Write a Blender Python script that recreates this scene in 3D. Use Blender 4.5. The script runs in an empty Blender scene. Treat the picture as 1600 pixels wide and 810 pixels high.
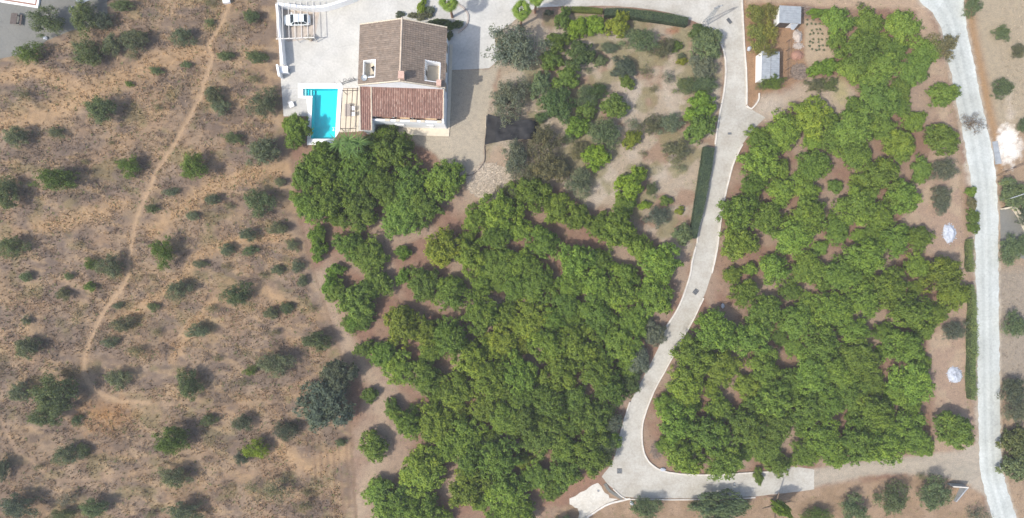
import bpy, bmesh, math, random
import numpy as np
from mathutils import Vector, Matrix

SC = bpy.context.scene
COL = SC.collection
R = math.radians

# ------------------------------------------------------------------ camera, sky, sun, exposure
CAM_H = 100.0
cam_d = bpy.data.cameras.new("Camera")
cam = bpy.data.objects.new("Camera", cam_d)
COL.objects.link(cam)
cam.location = (0, 0, CAM_H)
cam.rotation_euler = (0, 0, 0)
cam_d.sensor_fit = 'HORIZONTAL'
cam_d.angle = 2 * math.atan(80.0 / CAM_H)
cam_d.clip_end = 6000
SC.camera = cam

SUN_EL, SUN_AZ = R(53), (-0.883, -0.469)          # direction towards the sun in x, y
world = bpy.data.worlds.new("World")
SC.world = world
world.use_nodes = True
wn, wl = world.node_tree.nodes, world.node_tree.links
bg = wn["Background"]
sky = wn.new("ShaderNodeTexSky")
sky.sky_type = 'NISHITA'
sky.sun_disc = False
sky.sun_elevation = SUN_EL
sky.sun_rotation = math.atan2(SUN_AZ[0], SUN_AZ[1])
sky.air_density = 1.0
sky.dust_density = 2.5
wl.new(sky.outputs[0], bg.inputs[0])
bg.inputs[1].default_value = 0.15
sun_d = bpy.data.lights.new("sun", 'SUN')
sun_d.energy = 2.7
sun_d.angle = R(0.55)
sun_d.color = (1.0, 0.95, 0.87)
sun = bpy.data.objects.new("sun", sun_d)
COL.objects.link(sun)
sv = Vector((SUN_AZ[0] * math.cos(SUN_EL), SUN_AZ[1] * math.cos(SUN_EL), math.sin(SUN_EL)))
sun.rotation_euler = sv.to_track_quat('Z', 'Y').to_euler()
SC.view_settings.view_transform = 'Standard'
SC.view_settings.look = 'None'
SC.view_settings.gamma = 1
SC.view_settings.exposure = 0.82

# ------------------------------------------------------------------ small helpers
def W(px, py, z=0.0):
    """ground plan position of a point of height z that the survey photo shows at px, py"""
    k = 0.1 * (1 - z / CAM_H)
    return ((px - 800) * k, (405 - py) * k)

rnd = random.Random(11)
RS = np.random.RandomState(5)

def vnoise(x, y, seed=0):
    xi = np.floor(x).astype(np.int64); yi = np.floor(y).astype(np.int64)
    fx = x - xi; fy = y - yi
    fx = fx * fx * (3 - 2 * fx); fy = fy * fy * (3 - 2 * fy)
    def h(a, b):
        n = (a * 374761393 + b * 668265263 + seed * 1442695041) & 0xFFFFFFFF
        n = ((n ^ (n >> 13)) * 1274126177) & 0xFFFFFFFF
        return ((n ^ (n >> 16)) & 0xFFFF) / 65535.0
    return (h(xi, yi) * (1 - fx) + h(xi + 1, yi) * fx) * (1 - fy) + (h(xi, yi + 1) * (1 - fx) + h(xi + 1, yi + 1) * fx) * fy

def fbm(x, y, seed=0, octs=4):
    t = 0; a = 0.5; s = 0
    for i in range(octs):
        t = t + a * vnoise(x * 2 ** i, y * 2 ** i, seed + i * 17); s += a; a *= 0.5
    return t / s

def seg_dist(px, py, pts):
    d = np.full(px.shape, 1e9)
    for (x1, y1), (x2, y2) in zip(pts[:-1], pts[1:]):
        dx, dy = x2 - x1, y2 - y1
        L = dx * dx + dy * dy + 1e-9
        t = np.clip(((px - x1) * dx + (py - y1) * dy) / L, 0, 1)
        d = np.minimum(d, np.hypot(px - x1 - t * dx, py - y1 - t * dy))
    return d

def inpoly(P, x, y):
    r = np.zeros(x.shape, bool); n = len(P)
    for i in range(n):
        x1, y1 = P[i]; x2, y2 = P[(i + 1) % n]
        if y1 == y2: continue
        r ^= ((y1 > y) != (y2 > y)) & (x < (x2 - x1) * (y - y1) / (y2 - y1) + x1)
    return r

def sdf(P, x, y):
    d = seg_dist(x, y, list(P) + [P[0]])
    return np.where(inpoly(P, x, y), -d, d)

def smooth(pts, n=6):
    """Catmull-Rom through the points"""
    out = []
    P = [pts[0]] + list(pts) + [pts[-1]]
    for i in range(1, len(P) - 2):
        for k in range(n):
            t = k / n
            q = []
            for c in range(2):
                a, b, d, e = P[i - 1][c], P[i][c], P[i + 1][c], P[i + 2][c]
                q.append(0.5 * ((2 * b) + (-a + d) * t + (2 * a - 5 * b + 4 * d - e) * t * t + (-a + 3 * b - 3 * d + e) * t ** 3))
            out.append(tuple(q))
    out.append(tuple(pts[-1]))
    return out

# ---- object making
def link(o, parent=None):
    COL.objects.link(o)
    if parent is not None: o.parent = parent
    return o

def tag(o, label=None, cat=None, group=None, kind=None):
    if label: o['label'] = label
    if cat: o['category'] = cat
    if group: o['group'] = group
    if kind: o['kind'] = kind
    return o

def empty(name, loc=(0, 0, 0), rz=0, label=None, cat=None, group=None):
    o = bpy.data.objects.new(name, None)
    o.empty_display_size = 0.2
    o.location = loc; o.rotation_euler = (0, 0, rz)
    link(o)
    return tag(o, label, cat, group)

class MB:
    def __init__(s): s.v = []; s.f = []
    def quad(s, *p):
        n = len(s.v); s.v += [tuple(q) for q in p]; s.f.append(tuple(range(n, n + len(p)))); return s
    def box(s, x0, x1, y0, y1, z0, z1):
        n = len(s.v)
        s.v += [(x0, y0, z0), (x1, y0, z0), (x1, y1, z0), (x0, y1, z0), (x0, y0, z1), (x1, y0, z1), (x1, y1, z1), (x0, y1, z1)]
        s.f += [tuple(n + i for i in q) for q in ((3, 2, 1, 0), (4, 5, 6, 7), (0, 1, 5, 4), (1, 2, 6, 5), (2, 3, 7, 6), (3, 0, 4, 7))]
        return s
    def tube(s, a, b, r0, r1=None, n=8, cap=True):
        r1 = r0 if r1 is None else r1
        a = Vector(a); b = Vector(b); d = (b - a).normalized()
        u = d.orthogonal().normalized(); w = d.cross(u)
        k = len(s.v)
        for p, r in ((a, r0), (b, r1)):
            for i in range(n):
                t = 2 * math.pi * i / n
                s.v.append(tuple(p + u * (r * math.cos(t)) + w * (r * math.sin(t))))
        for i in range(n):
            j = (i + 1) % n
            s.f.append((k + i, k + j, k + n + j, k + n + i))
        if cap:
            s.f.append(tuple(k + i for i in reversed(range(n)))); s.f.append(tuple(k + n + i for i in range(n)))
        return s
    def beam(s, a, b, w, h):
        """rectangular bar from a to b (2-D run, z = bottom)"""
        a = Vector(a); b = Vector(b); d = (b - a); d.normalize()
        n = Vector((-d.y, d.x, 0)).normalized() * (w / 2)
        up = Vector((0, 0, h))
        k = len(s.v)
        for p in (a, b):
            for q in (p - n, p + n, p + n + up, p - n + up): s.v.append(tuple(q))
        s.f += [tuple(k + i for i in q) for q in ((0, 3, 2, 1), (4, 5, 6, 7), (0, 1, 5, 4), (1, 2, 6, 5), (2, 3, 7, 6), (3, 0, 4, 7))]
        return s
    def prism(s, pts, z0, z1):
        k = len(s.v); n = len(pts)
        s.v += [(x, y, z0) for x, y in pts] + [(x, y, z1) for x, y in pts]
        s.f.append(tuple(k + i for i in reversed(range(n)))); s.f.append(tuple(k + n + i for i in range(n)))
        for i in range(n):
            j = (i + 1) % n
            s.f.append((k + i, k + j, k + n + j, k + n + i))
        return s
    def build(s, name, mat, parent=None, bevel=0, smooth=False):
        me = bpy.data.meshes.new(name)
        me.from_pydata(s.v, [], s.f)
        bm = bmesh.new(); bm.from_mesh(me)
        if bevel:
            bmesh.ops.bevel(bm, geom=bm.edges[:], offset=bevel, segments=2, affect='EDGES', clamp_overlap=True)
        bmesh.ops.recalc_face_normals(bm, faces=bm.faces)
        bm.to_mesh(me); bm.free()
        if smooth:
            for p in me.polygons: p.use_smooth = True
        me.materials.append(mat)
        return link(bpy.data.objects.new(name, me), parent)

def np_mesh(name, verts, faces, mat, tint=None, col=None, smooth=False):
    """verts (n,3); faces (m,k) all the same size; tint per vertex"""
    me = bpy.data.meshes.new(name)
    k = faces.shape[1]
    me.vertices.add(len(verts)); me.vertices.foreach_set("co", np.asarray(verts, np.float32).ravel())
    me.loops.add(faces.size); me.loops.foreach_set("vertex_index", faces.astype(np.int32).ravel())
    me.polygons.add(len(faces))
    me.polygons.foreach_set("loop_start", np.arange(0, faces.size, k, dtype=np.int32))
    me.polygons.foreach_set("loop_total", np.full(len(faces), k, np.int32))
    if smooth: me.polygons.foreach_set("use_smooth", np.ones(len(faces), bool))
    if tint is not None:
        a = me.attributes.new("tint", 'FLOAT', 'POINT'); a.data.foreach_set("value", np.asarray(tint, np.float32))
    if col is not None:
        a = me.attributes.new("soil", 'FLOAT_COLOR', 'POINT')
        a.data.foreach_set("color", np.c_[col, np.ones(len(col))].astype(np.float32).ravel())
    me.update(calc_edges=True)
    me.materials.append(mat)
    return me

# ------------------------------------------------------------------ materials
def new_mat(name):
    m = bpy.data.materials.new(name); m.use_nodes = True
    n, l = m.node_tree.nodes, m.node_tree.links
    return m, n, l, n["Principled BSDF"]

def mix(n, l, fac, a, b, mode='MIX'):
    x = n.new("ShaderNodeMix"); x.data_type = 'RGBA'; x.blend_type = mode
    for s, v in ((x.inputs[0], fac), (x.inputs[6], a), (x.inputs[7], b)):
        if hasattr(v, 'is_output'): l.new(v, s)
        elif isinstance(v, (int, float)): s.default_value = v
        else: s.default_value = (*v, 1)
    return x.outputs[2]

def ramp(n, l, src, stops):
    r = n.new("ShaderNodeValToRGB")
    e = r.color_ramp.elements
    while len(e) < len(stops): e.new(0.5)
    for i, (p, c) in enumerate(stops):
        e[i].position = p; e[i].color = (*c, 1) if not isinstance(c, (int, float)) else (c, c, c, 1)
    l.new(src, r.inputs[0])
    return r.outputs[0]

def noise(n, l, scale, detail=4, rough=0.6, vec=None):
    t = n.new("ShaderNodeTexNoise")
    t.inputs['Scale'].default_value = scale; t.inputs['Detail'].default_value = detail; t.inputs['Roughness'].default_value = rough
    if vec is not None: l.new(vec, t.inputs['Vector'])
    return t.outputs[0]

def objvec(n, l, kind='Object'):
    t = n.new("ShaderNodeTexCoord"); return t.outputs[kind]

def bump(n, l, b, src, strength=0.3, dist=0.05):
    x = n.new("ShaderNodeBump"); x.inputs['Strength'].default_value = strength; x.inputs['Distance'].default_value = dist
    l.new(src, x.inputs['Height']); l.new(x.outputs[0], b.inputs['Normal'])

def plain(name, col, rough=0.6, var=0.25, scale=3.0, metal=0.0, fine=25.0, bmp=0.15):
    """painted or raw surface with blotches and grain"""
    m, n, l, b = new_mat(name)
    v = objvec(n, l)
    a = noise(n, l, scale, 5, 0.65, v); f = noise(n, l, fine, 3, 0.7, v)
    c = mix(n, l, 1.0, tuple(col), ramp(n, l, a, [(0.3, 1 - var), (0.7, 1 + var * 0.6)]), 'MULTIPLY')
    c = mix(n, l, 1.0, c, ramp(n, l, f, [(0.3, 1 - var * 0.5), (0.7, 1 + var * 0.4)]), 'MULTIPLY')
    l.new(c, b.inputs['Base Color'])
    b.inputs['Roughness'].default_value = rough; b.inputs['Metallic'].default_value = metal
    bump(n, l, b, f, bmp, 0.02)
    return m

def leaf_mat(name, trans=0.38, rough=0.65):
    m, n, l, b = new_mat(name)
    oi = n.new("ShaderNodeObjectInfo")
    at = n.new("ShaderNodeAttribute"); at.attribute_name = "tint"
    c = mix(n, l, 1.0, oi.outputs['Color'], ramp(n, l, at.outputs['Fac'], [(0.0, (0.62, 0.66, 0.75)), (0.5, (1, 1, 1)), (1.0, (1.5, 1.3, 1.0))]), 'MULTIPLY')
    l.new(c, b.inputs['Base Color'])
    b.inputs['Roughness'].default_value = rough
    b.inputs['Specular IOR Level'].default_value = 0.25
    tr = n.new("ShaderNodeBsdfTranslucent"); l.new(mix(n, l, 1.0, c, (1.25, 1.2, 0.7), 'MULTIPLY'), tr.inputs[0])
    mx = n.new("ShaderNodeMixShader"); mx.inputs[0].default_value = trans
    l.new(b.outputs[0], mx.inputs[1]); l.new(tr.outputs[0], mx.inputs[2])
    l.new(mx.outputs[0], n["Material Output"].inputs[0])
    return m

def soil_mat(name, grain=1.0):
    m, n, l, b = new_mat(name)
    at = n.new("ShaderNodeAttribute"); at.attribute_name = "soil"
    v = objvec(n, l)
    a = noise(n, l, 1.3, 6, 0.7, v); f = noise(n, l, 6.5, 5, 0.75, v); g = noise(n, l, 22, 2, 0.6, v)
    c = mix(n, l, 1.0, at.outputs['Color'], ramp(n, l, a, [(0.28, (0.78, 0.77, 0.78)), (0.5, (1, 1, 1)), (0.72, (1.16, 1.13, 1.08))]), 'MULTIPLY')
    c = mix(n, l, 1.0, c, ramp(n, l, f, [(0.3, (0.68, 0.67, 0.66)), (0.5, (1, 1, 1)), (0.7, (1.26, 1.24, 1.2))]), 'MULTIPLY')
    c = mix(n, l, 1.0, c, ramp(n, l, g, [(0.3, 0.82), (0.7, 1.14)]), 'MULTIPLY')
    l.new(c, b.inputs['Base Color'])
    b.inputs['Roughness'].default_value = 0.95
    b.inputs['Specular IOR Level'].default_value = 0.1
    bump(n, l, b, f, 0.6, 0.08)
    return m

def concrete_mat(name, col, stain=(0.8, 0.79, 0.76), joint=False, var=0.12):
    m, n, l, b = new_mat(name)
    v = objvec(n, l)
    a = noise(n, l, 0.35, 6, 0.65, v); f = noise(n, l, 3.0, 5, 0.7, v); g = noise(n, l, 18, 3, 0.7, v)
    c = mix(n, l, ramp(n, l, a, [(0.38, 0.0), (0.68, 1.0)]), tuple(col), tuple(x * y for x, y in zip(col, stain)))
    big = noise(n, l, 0.11, 4, 0.6, v)
    c = mix(n, l, 1.0, c, ramp(n, l, big, [(0.35, (0.88, 0.87, 0.85)), (0.6, (1.04, 1.04, 1.04))]), 'MULTIPLY')
    c = mix(n, l, 1.0, c, ramp(n, l, f, [(0.3, 1 - var), (0.7, 1 + var)]), 'MULTIPLY')
    c = mix(n, l, 1.0, c, ramp(n, l, g, [(0.3, 1 - var * 0.6), (0.7, 1 + var * 0.6)]), 'MULTIPLY')
    w_ = n.new("ShaderNodeVectorMath"); w_.operation = 'ADD'
    nn = n.new("ShaderNodeTexNoise"); nn.inputs['Scale'].default_value = 1.2; l.new(v, nn.inputs['Vector']); l.new(v, w_.inputs[0]); l.new(nn.outputs[1], w_.inputs[1])
    vo = n.new("ShaderNodeTexVoronoi"); vo.feature = 'DISTANCE_TO_EDGE'; vo.inputs['Scale'].default_value = 0.2; l.new(w_.outputs[0], vo.inputs['Vector'])
    c = mix(n, l, 1.0, c, ramp(n, l, vo.outputs['Distance'], [(0.0, 0.90), (0.018, 1.0)]), 'MULTIPLY')
    at = n.new("ShaderNodeAttribute"); at.attribute_name = "tint"
    if joint:
        c = mix(n, l, 1.0, c, ramp(n, l, at.outputs['Fac'], [(0.0, (0.74, 0.76, 0.76)), (0.5, (1, 1, 1)), (1.0, (1.2, 1.19, 1.17))]), 'MULTIPLY')
    l.new(c, b.inputs['Base Color'])
    b.inputs['Roughness'].default_value = 0.85
    bump(n, l, b, g, 0.2, 0.01)
    return m

M = {}
M['soil'] = soil_mat('soil_dry')
M['leaf'] = leaf_mat('leaf_matt')
M['leaf_gloss'] = leaf_mat('leaf_glossy', 0.36, 0.6)
M['bark'] = plain('bark', (0.16, 0.11, 0.075), 0.9, 0.4, 6)
M['drive'] = concrete_mat('drive_concrete', (0.385, 0.37, 0.33), (0.78, 0.75, 0.71), var=0.15)
M['yard'] = concrete_mat('yard_concrete', (0.455, 0.445, 0.41), (0.86, 0.86, 0.87))
M['road'] = concrete_mat('road_concrete', (0.415, 0.435, 0.415), (0.84, 0.84, 0.83), True, 0.15)
M['white'] = plain('white_render', (0.80, 0.80, 0.79), 0.7, 0.06, 1.2)
M['cream'] = plain('cream_stone', (0.52, 0.455, 0.35), 0.75, 0.12, 2.0)
M['kerb'] = plain('kerb_stone', (0.52, 0.485, 0.43), 0.8, 0.22, 1.5)
M['tile_brown'] = None
M['dark_wood'] = plain('dark_wood', (0.075, 0.055, 0.045), 0.7, 0.3, 5)
M['iron'] = plain('wrought_iron', (0.035, 0.035, 0.038), 0.5, 0.2, 8)
M['zinc'] = plain('zinc_sheet', (0.27, 0.29, 0.305), 0.55, 0.22, 1.6, 0.0)
M['steel'] = plain('galvanised_steel', (0.36, 0.38, 0.39), 0.45, 0.15, 4, 0.3)
M['glass'] = plain('dark_glass', (0.02, 0.03, 0.035), 0.08, 0.1, 2, 0, 10, 0.0)
M['patio'] = concrete_mat('patio_screed', (0.145, 0.142, 0.125), (0.88, 0.9, 0.92))
M['brick_cap'] = plain('chimney_stone', (0.50, 0.33, 0.26), 0.85, 0.3, 6)
M['pad'] = concrete_mat('pale_concrete', (0.52, 0.50, 0.45), (0.80, 0.76, 0.70), False, 0.16)
M['chalk'] = plain('lime_heap', (0.40, 0.43, 0.48), 0.9, 0.4, 3.5)
M['stone'] = plain('rubble', (0.36, 0.31, 0.27), 0.9, 0.35, 4)
M['terracotta'] = plain('terracotta', (0.27, 0.145, 0.10), 0.8, 0.25, 4)
M['pale_wood'] = plain('pale_painted_wood', (0.60, 0.57, 0.52), 0.7, 0.12, 3)
M['tanwood'] = plain('tan_wood', (0.52, 0.37, 0.22), 0.7, 0.2, 5)
M['twig'] = plain('dry_twig', (0.24, 0.185, 0.145), 0.9, 0.3, 5)
M['straw'] = plain('pale_straw', (0.50, 0.42, 0.32), 0.9, 0.3, 5)
M['rubber'] = plain('rubber', (0.02, 0.02, 0.02), 0.8, 0.2, 8)

def tile_mat(name, cols):
    m, n, l, b = new_mat(name)
    v = objvec(n, l)
    at = n.new("ShaderNodeAttribute"); at.attribute_name = "tint"
    c = ramp(n, l, at.outputs['Fac'], cols)
    a = noise(n, l, 1.1, 5, 0.7, v)
    c = mix(n, l, 1.0, c, ramp(n, l, a, [(0.28, (0.70, 0.71, 0.70)), (0.5, (1, 1, 1)), (0.72, (1.2, 1.17, 1.12))]), 'MULTIPLY')
    l.new(c, b.inputs['Base Color']); b.inputs['Roughness'].default_value = 0.85
    return m
M['tile_brown'] = tile_mat('brown_tiles', [(0, (0.14, 0.106, 0.08)), (0.5, (0.176, 0.135, 0.104)), (1, (0.208, 0.163, 0.128))])
M['tile_red'] = tile_mat('red_tiles', [(0, (0.155, 0.088, 0.066)), (0.5, (0.235, 0.137, 0.104)), (1, (0.35, 0.25, 0.20))])
M['deck_brown'] = plain('roof_deck_brown', (0.16, 0.12, 0.09), 0.9, 0.2, 3)
M['deck_red'] = plain('roof_deck_red', (0.20, 0.095, 0.075), 0.9, 0.2, 3)

def net_mat():
    m, n, l, b = new_mat('shade_net')
    v = objvec(n, l)
    a = noise(n, l, 1.6, 4, 0.6, v)
    l.new(ramp(n, l, a, [(0.3, (0.003, 0.003, 0.004)), (0.7, (0.016, 0.015, 0.016))]), b.inputs['Base Color'])
    b.inputs['Roughness'].default_value = 0.8
    tr = n.new("ShaderNodeBsdfTransparent"); mx = n.new("ShaderNodeMixShader"); mx.inputs[0].default_value = 0.04
    l.new(b.outputs[0], mx.inputs[1]); l.new(tr.outputs[0], mx.inputs[2]); l.new(mx.outputs[0], n["Material Output"].inputs[0])
    return m
M['net'] = net_mat()

def water_mat():
    m, n, l, b = new_mat('pool_water')
    v = objvec(n, l)
    n.remove(b)
    g = n.new("ShaderNodeBsdfGlossy"); g.inputs['Roughness'].default_value = 0.03
    t = n.new("ShaderNodeBsdfTransparent"); t.inputs[0].default_value = (0.62, 0.97, 0.98, 1)
    f = n.new("ShaderNodeFresnel"); f.inputs[0].default_value = 1.33
    x = n.new("ShaderNodeBump"); x.inputs['Strength'].default_value = 0.15; x.inputs['Distance'].default_value = 0.03
    l.new(noise(n, l, 3.0, 3, 0.5, v), x.inputs['Height'])
    l.new(x.outputs[0], g.inputs['Normal']); l.new(x.outputs[0], f.inputs['Normal'])
    mx = n.new("ShaderNodeMixShader")
    l.new(f.outputs[0], mx.inputs[0]); l.new(t.outputs[0], mx.inputs[1]); l.new(g.outputs[0], mx.inputs[2])
    l.new(mx.outputs[0], n["Material Output"].inputs[0])
    return m
M['water'] = water_mat()
M['pool_tile'] = plain('turquoise_pool_liner', (0.03, 0.60, 0.66), 0.5, 0.07, 1.5, 0, 12, 0.05)
M['pool_line'] = plain('pool_edge_tile', (0.03, 0.30, 0.40), 0.4, 0.1, 4)

def paint(name, col, rough=0.3):
    m, n, l, b = new_mat(name)
    f = noise(n, l, 2.0, 3, 0.5, objvec(n, l))
    l.new(mix(n, l, 1.0, col, ramp(n, l, f, [(0.3, 0.94), (0.7, 1.04)]), 'MULTIPLY'), b.inputs['Base Color'])
    b.inputs['Roughness'].default_value = rough; b.inputs['Coat Weight'].default_value = 0.3
    return m
M['car_white'] = paint('car_paint_white', (0.74, 0.78, 0.77))
M['plastic_white'] = paint('white_plastic', (0.78, 0.78, 0.78), 0.5)
M['cloth_grey'] = plain('grey_cloth', (0.30, 0.26, 0.23), 0.9, 0.15, 6)

# ------------------------------------------------------------------ plan of the place (survey pixels, 0.1 m each)
POOL = [(474, 139), (528, 139), (523, 217), (486, 217), (489, 150), (474, 150)]
TRAIL = smooth([(356, -30), (355, 8), (350, 22), (341, 45), (328, 66), (325, 76), (329, 92), (319, 125), (312, 150), (292, 190), (266, 235), (243, 268), (235, 290), (222, 315), (210, 350), (206, 378), (201, 405), (200, 428), (186, 455), (166, 480), (148, 512), (138, 540), (131, 562), (132, 588), (142, 606), (160, 618), (190, 628), (230, 630)], 4)
TRAIL2 = smooth([(215, 630), (260, 632), (300, 628), (360, 632), (420, 628), (455, 632)], 4)
TRAIL3 = smooth([(0, 655), (20, 700), (45, 722), (75, 745), (110, 752), (160, 748), (220, 738), (280, 725), (330, 704)], 4)
TRAIL4 = smooth([(100, 430), (140, 500), (200, 490), (215, 470)], 4)
BANDS = [([(0, 120), (50, 110), (95, 125), (140, 150)], 10), ([(190, 320), (150, 330), (100, 350), (60, 350)], 12), ([(560, 700), (480, 730), (440, 700)], 14), ([(440, 262), (400, 272), (330, 292), (282, 330), (240, 362)], 13), ([(-10, 192), (60, 185), (110, 162), (180, 128), (260, 92), (320, 78)], 15), ([(430, 370), (380, 375), (310, 400), (280, 440), (200, 495)], 8), ([(440, 470), (400, 450), (330, 475), (300, 510), (270, 560)], 8)]
EDGE = [(437, 60), (445, 180), (458, 260), (470, 350), (487, 415), (505, 470), (528, 540), (545, 600), (548, 690), (556, 830)]
GRAVEL = [(700, 109), (764, 107), (790, 82), (772, 130), (764, 180), (758, 226), (757, 252), (742, 271), (722, 276), (700, 268), (680, 240), (650, 226), (636, 208), (700, 209)]
GARDEN = [(764, 60), (800, 30), (880, 18), (945, 24), (1050, 30), (1095, 50), (1128, 90), (1128, 140), (1115, 230), (1100, 300), (1085, 385), (1060, 400), (1020, 365), (960, 330), (915, 320), (870, 290), (800, 310), (730, 310), (722, 277), (757, 254), (765, 180), (772, 130)]
BRUSH = [(722, 280), (757, 256), (770, 232), (800, 240), (812, 270), (800, 292), (760, 312), (735, 318), (725, 300)]
PLAZA = [(1192, 186), (1176, 172), (1190, 150), (1235, 140), (1262, 122), (1300, 122), (1340, 140), (1340, 155), (1308, 185), (1290, 180), (1262, 158), (1232, 166), (1225, 182)]
SHEDSTRIP = [(1161, -20), (1215, -20), (1230, 5), (1258, 30), (1258, 120), (1230, 138), (1190, 150), (1174, 172), (1168, 168), (1164, 60)]
VEG = [(1257, 30), (1290, 38), (1308, 80), (1300, 96), (1262, 108), (1258, 90)]
TOPDIRT = [(1168, -80), (1432, -80), (1450, 20), (1462, 50), (1480, 105), (1440, 60), (1430, 16), (1400, 14), (1290, 12), (1250, 6), (1165, 6)]
EASTSTRIP = [(1440, 60), (1480, 60), (1490, 150), (1505, 270), (1515, 480), (1522, 700), (1455, 715), (1460, 620), (1450, 540), (1480, 480), (1500, 440), (1490, 400), (1440, 400), (1410, 345), (1430, 280), (1470, 200), (1450, 120)]
SOUTH = [(870, 800), (945, 760), (1000, 782), (1180, 778), (1275, 762), (1530, 735), (1560, 900), (850, 900)]
DIRTROAD = [(1262, 735), (1300, 728), (1330, 722), (1400, 717), (1450, 711), (1500, 704), (1535, 690), (1540, 775), (1515, 758), (1480, 748), (1440, 741), (1400, 740), (1345, 745), (1290, 757), (1262, 766)]
ROADL = smooth([(1425, -40), (1435, 0), (1455, 18), (1467, 37), (1473, 55), (1479, 90), (1487, 118), (1495, 160), (1503, 200), (1510, 240), (1517, 280), (1521, 320), (1524, 400), (1526, 500), (1527, 600), (1530, 700), (1533, 745), (1545, 790), (1555, 830), (1575, 900)], 5)
ROADR = smooth([(1503, -40), (1505, 0), (1508, 25), (1512, 52), (1519, 85), (1526, 118), (1534, 160), (1543, 200), (1551, 240), (1556, 280), (1559, 320), (1560, 400), (1561, 500), (1562, 600), (1564, 700), (1569, 745), (1582, 790), (1594, 830), (1614, 900)], 5)
DRIVE_L = [(500, -40), (700, -6), (800, -4), (880, 10), (945, 9), (1000, 13), (1045, 20), (1080, 32), (1102, 42), (1113, 50), (1128, 72), (1134, 98), (1132, 135), (1122, 190), (1117, 228), (1109, 280), (1093, 350), (1084, 400), (1076, 437), (1060, 480), (1041, 512), (1028, 545), (1008, 585), (988, 622), (974, 660), (965, 695), (957, 722), (940, 745)]
DRIVE_R = [(1158, -40), (1161, 0), (1163, 60), (1167, 120), (1166, 166)]
DRIVE_R2 = [(1196, 184), (1180, 200), (1160, 226), (1147, 252), (1137, 288), (1128, 330), (1120, 390), (1112, 427), (1099, 466), (1080, 505), (1060, 540), (1040, 577), (1024, 606), (1012, 635), (1004, 662), (1003, 690), (1008, 712), (1021, 728), (1045, 738), (1100, 742), (1200, 737), (1240, 730), (1272, 734)]
DRIVE_B = [(1272, 765), (1250, 768), (1180, 776), (1100, 779), (1000, 779), (972, 776), (950, 757)]
PATIO = [(-200, -200), (165, -60), (168, 20), (160, 36), (138, 42), (112, 48), (92, 56), (74, 63), (58, 75), (30, 86), (0, 92), (-200, 100)]

# ------------------------------------------------------------------ ground relief and its colours
def slope_amount(px, py):
    ex = np.interp(py, [q[1] for q in EDGE], [q[0] for q in EDGE])
    a = np.clip((ex - 18 - px) / 40, 0, 1)
    return a * np.clip((sdf(PATIO, px, py) - 4) / 25, 0, 1)

def relief(px, py):
    """height of the dry slope in metres (x, y in survey pixels)"""
    big = fbm(px / 95, py / 60, 3, 3) - 0.5
    small = fbm(px / 14, py / 11, 9, 3) - 0.5
    t = (py + 0.32 * px + 26 * (fbm(px / 80, py / 80, 31, 2) - 0.5)) / 62
    ledge = t - np.floor(t); ledge = np.where(ledge < 0.85, ledge / 0.85, (1 - ledge) / 0.15)
    h = 1.3 * big + 0.32 * small + 0.5 * (ledge - 0.5)
    tr = np.minimum(seg_dist(px, py, TRAIL), seg_dist(px, py, TRAIL3))
    return slope_amount(px, py) * (h * np.clip(tr / 10, 0.35, 1) - 0.12 * np.clip(1 - tr / 5, 0, 1))

def ground_z(x, y):
    a = np.array([x * 10 + 800.0]); b = np.array([405.0 - y * 10])
    return float(relief(a, b)[0])

def lerp(c, d, t):
    return c * (1 - t[:, None]) + np.array(d)[None] * t[:, None]

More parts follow.
